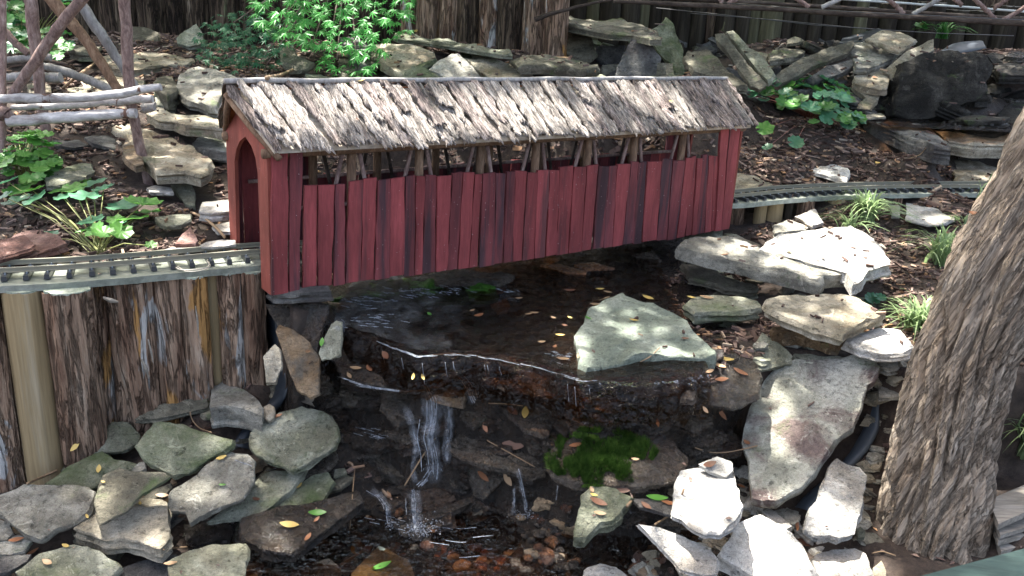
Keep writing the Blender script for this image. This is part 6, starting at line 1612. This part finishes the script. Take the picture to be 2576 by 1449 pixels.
for a in [
 ('big cream leaf standing out in the middle of the cascade', t12,1390,225,130,70,Y_,0),('yellow leaf at the bottom pool edge by the twig', t12,105,1275,110,60,Y_,1),('green leaf on the flat stone at the bottom', t12,305,1385,150,70,GN,0),
 ('orange leaf stuck to the pointed hanging stone', t12,1070,700,120,40,OR,2),('tan leaf hanging on the edge of the centre block', t12,1255,725,110,55,TN,0),('orange leaf on the upper part of the centre block', t12,1090,330,80,50,OR,0),
 ('large brown-green leaf glued to the wet centre block', t12,1300,465,170,-5,BN,0),('reddish wet leaf beside the big cream leaf', t12,1290,220,120,60,BN,1),('orange leaf behind the moss cushion', t12,2385,300,60,80,OR,0),
 ('pink-brown leaf on top of the moss cushion', t12,1940,460,80,80,TN,1),('curled brown leaf on the right of the moss cushion', t12,2040,520,90,-30,BN,1),('tan leaf low on the moss cushion', t12,2000,625,60,80,TN,0),('orange leaf on the left of the moss cushion', t12,1770,470,100,-30,OR,0),
 ('pale leaf on the right end of the moss cushion', t12,2215,580,60,10,TN,1),('brown leaf on the half-sunlit mossy stone', t12,1940,900,140,25,BN,0),('reddish leaf higher on the half-sunlit mossy stone', t12,2110,800,130,5,BN,0),('tan leaf on the top of the half-sunlit mossy stone', t12,1890,810,60,60,TN,1),
 ('tan leaf on the sunlit part of the mossy pool stone', t12,1950,985,90,10,TN,0),('yellow leaf curl on the mossy pool stone', t12,1905,850,60,10,Y_,1),('green leaf on the thin dark slab', t12,2380,870,160,15,GN,0),('orange leaf at the end of the thin dark slab', t12,2470,910,110,25,OR,0),('brown leaf at the edge of the thin dark slab', t12,2300,930,100,30,BN,0),
 ('orange leaf in the upper left of the cascade', t11,210,1345,80,70,OR,1),('tan leaf left of the orange one in the cascade', t11,110,1338,90,0,TN,0),('grey-pink leaf at the left of the cascade', t11,60,1395,70,60,TN,0),('yellow leaf pair, left one, below the pool lip', t11,550,1400,55,70,Y_,1),('yellow leaf pair, right one, below the pool lip', t11,612,1402,50,80,Y_,1),
 ('long pinkish leaf over wet stones left of the lip', t11,340,1240,110,15,BN,0),('pair of tan leaves on the pool, right one', t11,1455,922,70,-10,TN,0),('pair of tan leaves on the pool, left one', t11,1410,932,60,-5,TN,0),('tan leaf floating near the squarish stone', t11,985,905,60,20,TN,0),('brown leaf floating left of the squarish stone', t11,1035,945,90,-30,OR,1),
 ('pink leaf beside the squarish stone, nearest one', t11,1340,812,60,0,TN,0),('small round teal leaf in the dark pool', t11,665,935,60,60,GN,1),('yellow leaf on the pool left of the greenish slab', t11,1725,958,50,20,Y_,0),('cream leaf on the pool near the greenish slab', t11,1650,1090,75,-5,Y_,0),('pink-grey leaf low on the pool', t11,1510,1145,65,-10,TN,1),
 ('orange star-shaped leaf near the lip by the greenish slab', t11,1608,1180,55,-40,OR,1),('tan leaf at the lip touching the greenish slab', t11,1670,1270,100,0,TN,0),('small tan leaf at the lower left edge of the greenish slab', t11,1795,1248,55,20,TN,0),('cream leaf lying on top of the greenish slab', t11,2208,978,75,5,Y_,0),('bright green leaf on the left edge of the greenish slab', t11,1862,962,60,45,GN,0),
 ('pink leaf at the upper left corner of the greenish slab', t11,1910,860,75,10,TN,1),('large yellow leaf behind the greenish slab', t11,2315,808,110,15,Y_,0),('small dark red leaf near the right edge of the greenish slab', t21,15,1115,60,10,BN,0),('pale leaf just under the surface by the dark red one', t11,1685,1018,50,0,BN,1),
 ('tan leaf left of the water straw', t11,1600,962,55,10,TN,1),('brown maple leaf at the back of the pool', t11,1720,755,90,20,BN,1),('cream leaf at the back of the pool', t11,1950,742,70,5,Y_,0),('tan leaf right of the cream one at the back of the pool', t11,2010,765,70,5,TN,0),
 ('yellow-orange leaf on the leaf-strewn wet rock', t21,330,1278,110,-20,Y_,1),('long orange leaf on the leaf-strewn wet rock', t21,435,1370,120,60,OR,0),('tan leaf in the middle of the leaf-strewn wet rock', t21,275,1320,120,20,TN,0),('lowest tan leaf on the leaf-strewn wet rock', t21,290,1425,110,-5,OR,0),('small tan leaf left on the leaf-strewn wet rock', t21,200,1365,80,-15,TN,0),
 ('yellow leaf on the shaded stones under the long slab', t21,65,805,70,10,Y_,0),('tan leaf on the layered greenish stone', t21,180,805,100,5,TN,0),('orange leaf right of the tan one on the layered stone', t21,430,785,60,10,OR,1),('tan leaf on the big white slab', t21,945,398,60,5,TN,0),('yellow leaf on the big white slab near its left end', t21,800,455,50,20,Y_,0),
 ('yellow leaf against the log wall foot', t02,570,475,80,-50,Y_,0),('pale yellow leaf on the low mossy stone', t02,750,650,65,80,Y_,1),('small yellow leaf at the tip of the dark triangular slab', t02,782,750,35,10,Y_,1),('yellow leaf at the top of the long grey slab', t02,1670,568,75,-20,Y_,1),('tan leaf bridging the triangular slab and the thick stone', t02,1225,850,90,5,TN,0),
 ('yellow leaf on the thick square-cut stone', t02,1058,915,50,10,Y_,0),('orange leaf at the left of the thick square-cut stone', t02,655,1005,35,80,Y_,1),('green leaf on the long grey slab', t02,1680,770,50,0,GN,0),('reddish leaf on the slab with a bright rim', t02,1935,880,60,10,BN,1),('pale leaf on the dark mossy stone at the heap tip', t02,2255,780,65,-70,Y_,1),
 ('yellow leaf floating off the wet black rock', t02,2185,1070,140,5,Y_,0),('green leaf on the glistening black rock', t02,2395,980,130,5,GN,0),('orange leaf at the end of the glistening black rock', t02,2390,1030,60,-50,OR,0),('brown leaf propped under the glistening rock', t02,2325,1165,80,-70,OR,0),('yellow leaf on the bottom left mossy stone', t02,500,1232,65,5,Y_,0),
 ('curled tan leaf on the wide mossy stone', t02,360,1358,80,30,TN,1),('orange leaf stuck left of the wide mossy stone', t02,245,1280,90,-80,OR,2),('tan leaf on the small pale stone at the left edge', t02,125,1185,90,-15,OR,0),('tan leaf on the dark low stone at the bottom', t02,1290,1365,90,-35,TN,0),('brown leaf caught above the rounded boulder', t02,2090,250,80,-30,OR,0),
 ('green leaf on the small greenish-white stone', t01,2432,1142,80,80,GN,0),('green leaf lying by the small red stone', t01,1135,396,80,0,GN,0),('yellow leaf on the bark roof near its right end', t20,-95,775,50,0,Y_,1),('reddish leaf on the bark roof near its left end', t10,120,910,40,70,BN,0),('pale leaf on the flat layered slab', t10,1670,443,110,0,TN,0),
 ('yellow leaf at the foot of the middle palisade', t10,570,240,50,0,Y_,1),('green-yellow leaf left of the low mossy triangular stone', t10,145,620,70,-30,Y_,1),('yellow leaf in the mulch right of the bridge', t20,945,1150,40,0,Y_,1),('cream leaf on the mulch above the right track', t20,1475,1238,50,0,Y_,1),('orange leaf on the knobbly tan stone', t20,1450,592,40,20,OR,1),
 ('orange leaf on the slope left of the leaning tree', t21,2195,170,60,0,OR,1),('brown upright leaf on the pale slab by the grass', t21,1860,110,90,70,BN,0),('orange leaf beside the white stone chips', t22,850,1080,70,-40,OR,1),('brown leaf in the crack between white stones', t22,900,1210,130,25,BN,1),('orange leaf left of the stained slab', t22,485,450,60,20,OR,1),
 ('dark red leaf behind the blinding white stone', t22,200,620,110,-30,BN,1),('orange leaf in the crevice left of the stained slab', t22,440,780,60,30,OR,0),('orange-tan leaf on the shaded wet rock tip', t22,285,230,110,80,OR,0),('tan leaf near the shaded wet rock', t22,165,200,60,60,TN,1)]:
    fleaf(*a)

# ------------------------------------------------------------------ litter and mulch
def chips(name, label, n_, region, size, mat, seed, leafy=False, lift=.0):
    r = np.random.default_rng(seed); V = []; Fc = []; A = []
    cnt = 0
    x0, x1, y0, y1 = region
    X = r.uniform(x0, x1, n_); Y = r.uniform(y0, y1, n_)
    for i in range(n_):
        q = drop(X[i], Y[i])
        if not q: continue
        p, nn, ob = q
        if ob.name.startswith(('bark', 'ridge', 'stream', 'ripp', 'pool', 'back_pond', 'rail', 'tie', 'leaf', 'roof', 'grass', 'stalks', 'inner', 'shaded', 'pole', 'chord', 'trunk', 'screws')): continue
        stoney = not ob.name.startswith('ground')
        if stoney and r.random() > (.07 if leafy else .03): continue
        if not stoney and leafy and r.random() > .8: continue
        L_ = r.uniform(*size)*(1 if not stoney else .7); W_ = L_*(r.uniform(.45, .6) if leafy else r.uniform(.12, .4)); th = r.uniform(.0008, .003) if not leafy else .0006
        an = r.uniform(0, 6.283); ux = Vector((math.cos(an), math.sin(an), r.normal()*.22)).normalized(); uy = nn.cross(ux).normalized(); nz = ux.cross(uy).normalized()
        if nz.z < 0: nz = -nz
        c = p+nz*(th+lift+.001)
        b0 = len(V)
        if leafy:
            cu = L_*r.uniform(.1, .4)
            V += [c-ux*L_*.5+nz*cu*.4, c-uy*W_*.5+nz*cu, c+ux*L_*.5+nz*cu*.3, c+uy*W_*.5+nz*cu*.8, c]
            Fc += [(b0, b0+1, b0+4), (b0+1, b0+2, b0+4), (b0+2, b0+3, b0+4), (b0+3, b0, b0+4)]; A += [r.uniform(.5, 1)]*5
        else:
            for s in (-1, 1):
                for a, b_ in ((-.5, -.5), (.5, -.35), (.5, .35), (-.5, .5)):
                    V.append(c+ux*(a*L_)+uy*(b_*W_)+nz*(s*th))
            Fc += [(b0+4, b0+5, b0+6, b0+7), (b0, b0+1, b0+5, b0+4), (b0+1, b0+2, b0+6, b0+5), (b0+2, b0+3, b0+7, b0+6), (b0+3, b0, b0+4, b0+7)]; A += [r.random()]*8
    me = bpy.data.meshes.new(name); me.from_pydata([tuple(v) for v in V], [], Fc)
    at = me.attributes.new('chip', 'FLOAT', 'POINT'); at.data.foreach_set('value', np.array(A, np.float32))
    o = link(name, me, M[mat]); setp(o, label, None, None, 'stuff')
chips('bark_mulch', 'brown bark mulch strewn over the garden banks', 34000, (-1.3, 2.2, 1.45, 3.2), (.006, .026), 'chips', 1)
chips('bark_mulch', 'brown bark mulch farther back towards the palisades', 7000, (-1.8, 2.6, 2.4, 3.8), (.02, .05), 'chips', 2)
chips('leaf_litter', 'small brown leaves scattered over soil and stones', 4500, (-1.1, 1.7, 1.0, 3.0), (.007, .02), 'chips', 3, True)

# froth bubbles
rbb = random.Random(4)
for lab, tl, cx, cy, rx, ry, n_, yw, s_ in [('bubbles', t20, 2150, 960, 330, 40, 34, 'cluster of bubbles on the back pond', .008), ('bubbles', t12, 1700, 1200, 200, 80, 10, 'few bubbles at the right of the lower pool', .005), ('bubbles', t11, 1900, 660, 60, 60, 5, 'two or three bubbles on the water under the bridge', .005)]:
    m = MB(); ico = bmesh.new(); bmesh.ops.create_icosphere(ico, subdivisions=2, radius=1); iv = [v.co.copy() for v in ico.verts]; iff = [tuple(v.index for v in f.verts) for f in ico.faces]; ico.free()
    for _ in range(n_):
        px, py = T(tl[0], tl[1], cx+rbb.gauss(0, rx*.5), cy+rbb.gauss(0, ry*.5)); q = cast(px, py, skip=())
        if q:
            s2 = s_*rbb.uniform(.4, 1.2); m.add([q[0]+v*s2 for v in iv], iff)
    o = m.build('bubbles', M['bubble'], None, True); setp(o, yw, 'bubbles', None, 'stuff')

def crown():
    rg = np.random.default_rng(4)
    N0 = 56000
    bpy.context.view_layer.update(); dg = bpy.context.evaluated_depsgraph_get()
    X = rg.uniform(-2.9, 2.5, N0); Y = rg.uniform(.9, 5.0, N0); D = -SUN; pts = []
    for x, y in zip(X, Y):
        o_ = Vector((x, y, .95)); ok, loc, nor, idx, ob, mt = scene.ray_cast(dg, o_, D)
        if ok and ob.name.startswith(('leaf', 'inner', 'shaded', 'stream', 'grass')): ok, loc2, nor, idx, ob, mt = scene.ray_cast(dg, loc+D*.002, D); loc = loc2 if ok else loc
        pts.append(loc if ok else o_+D*1.0)
    q0 = np.array([tuple(p) for p in pts]); gx, gy, gz = q0.T
    q = np.stack([gx, gy, gz-CAM_H], 1)
    zc = np.maximum(q @ np.array(_fw), .05); px = 1288+F_PX*(q @ np.array(_ix))/zc; py = 724.5+F_PX*(q @ np.array(_iy))/zc
    op = lit_at(px, py, gx, gy)
    keep = rg.random(N0) > op
    gx, gy, gz = gx[keep], gy[keep], gz[keep]; n_ = len(gx)
    H = rg.uniform(2.5, 3.0, n_)
    c = np.stack([gx+SUN.x/SUN.z*(H-gz), gy+SUN.y/SUN.z*(H-gz), H], 1)-np.array(tree.location)
    an = rg.uniform(0, 2*math.pi, n_); L_ = rg.uniform(.022, .036, n_); W_ = L_*.6
    ux = np.stack([np.cos(an), np.sin(an), rg.uniform(-.35, .35, n_)], 1); uy = np.stack([-np.sin(an), np.cos(an), rg.uniform(-.35, .35, n_)], 1)
    v = np.stack([c-ux*L_[:, None], c+uy*W_[:, None], c+ux*L_[:, None], c-uy*W_[:, None]], 1).reshape(-1, 3)
    f = np.arange(n_*4).reshape(-1, 4)
    me = bpy.data.meshes.new('crown'); me.from_pydata(v.tolist(), [], f.tolist())
    o = link('crown', me, M['canopy'], tree); o['kind'] = 'stuff'
crown()
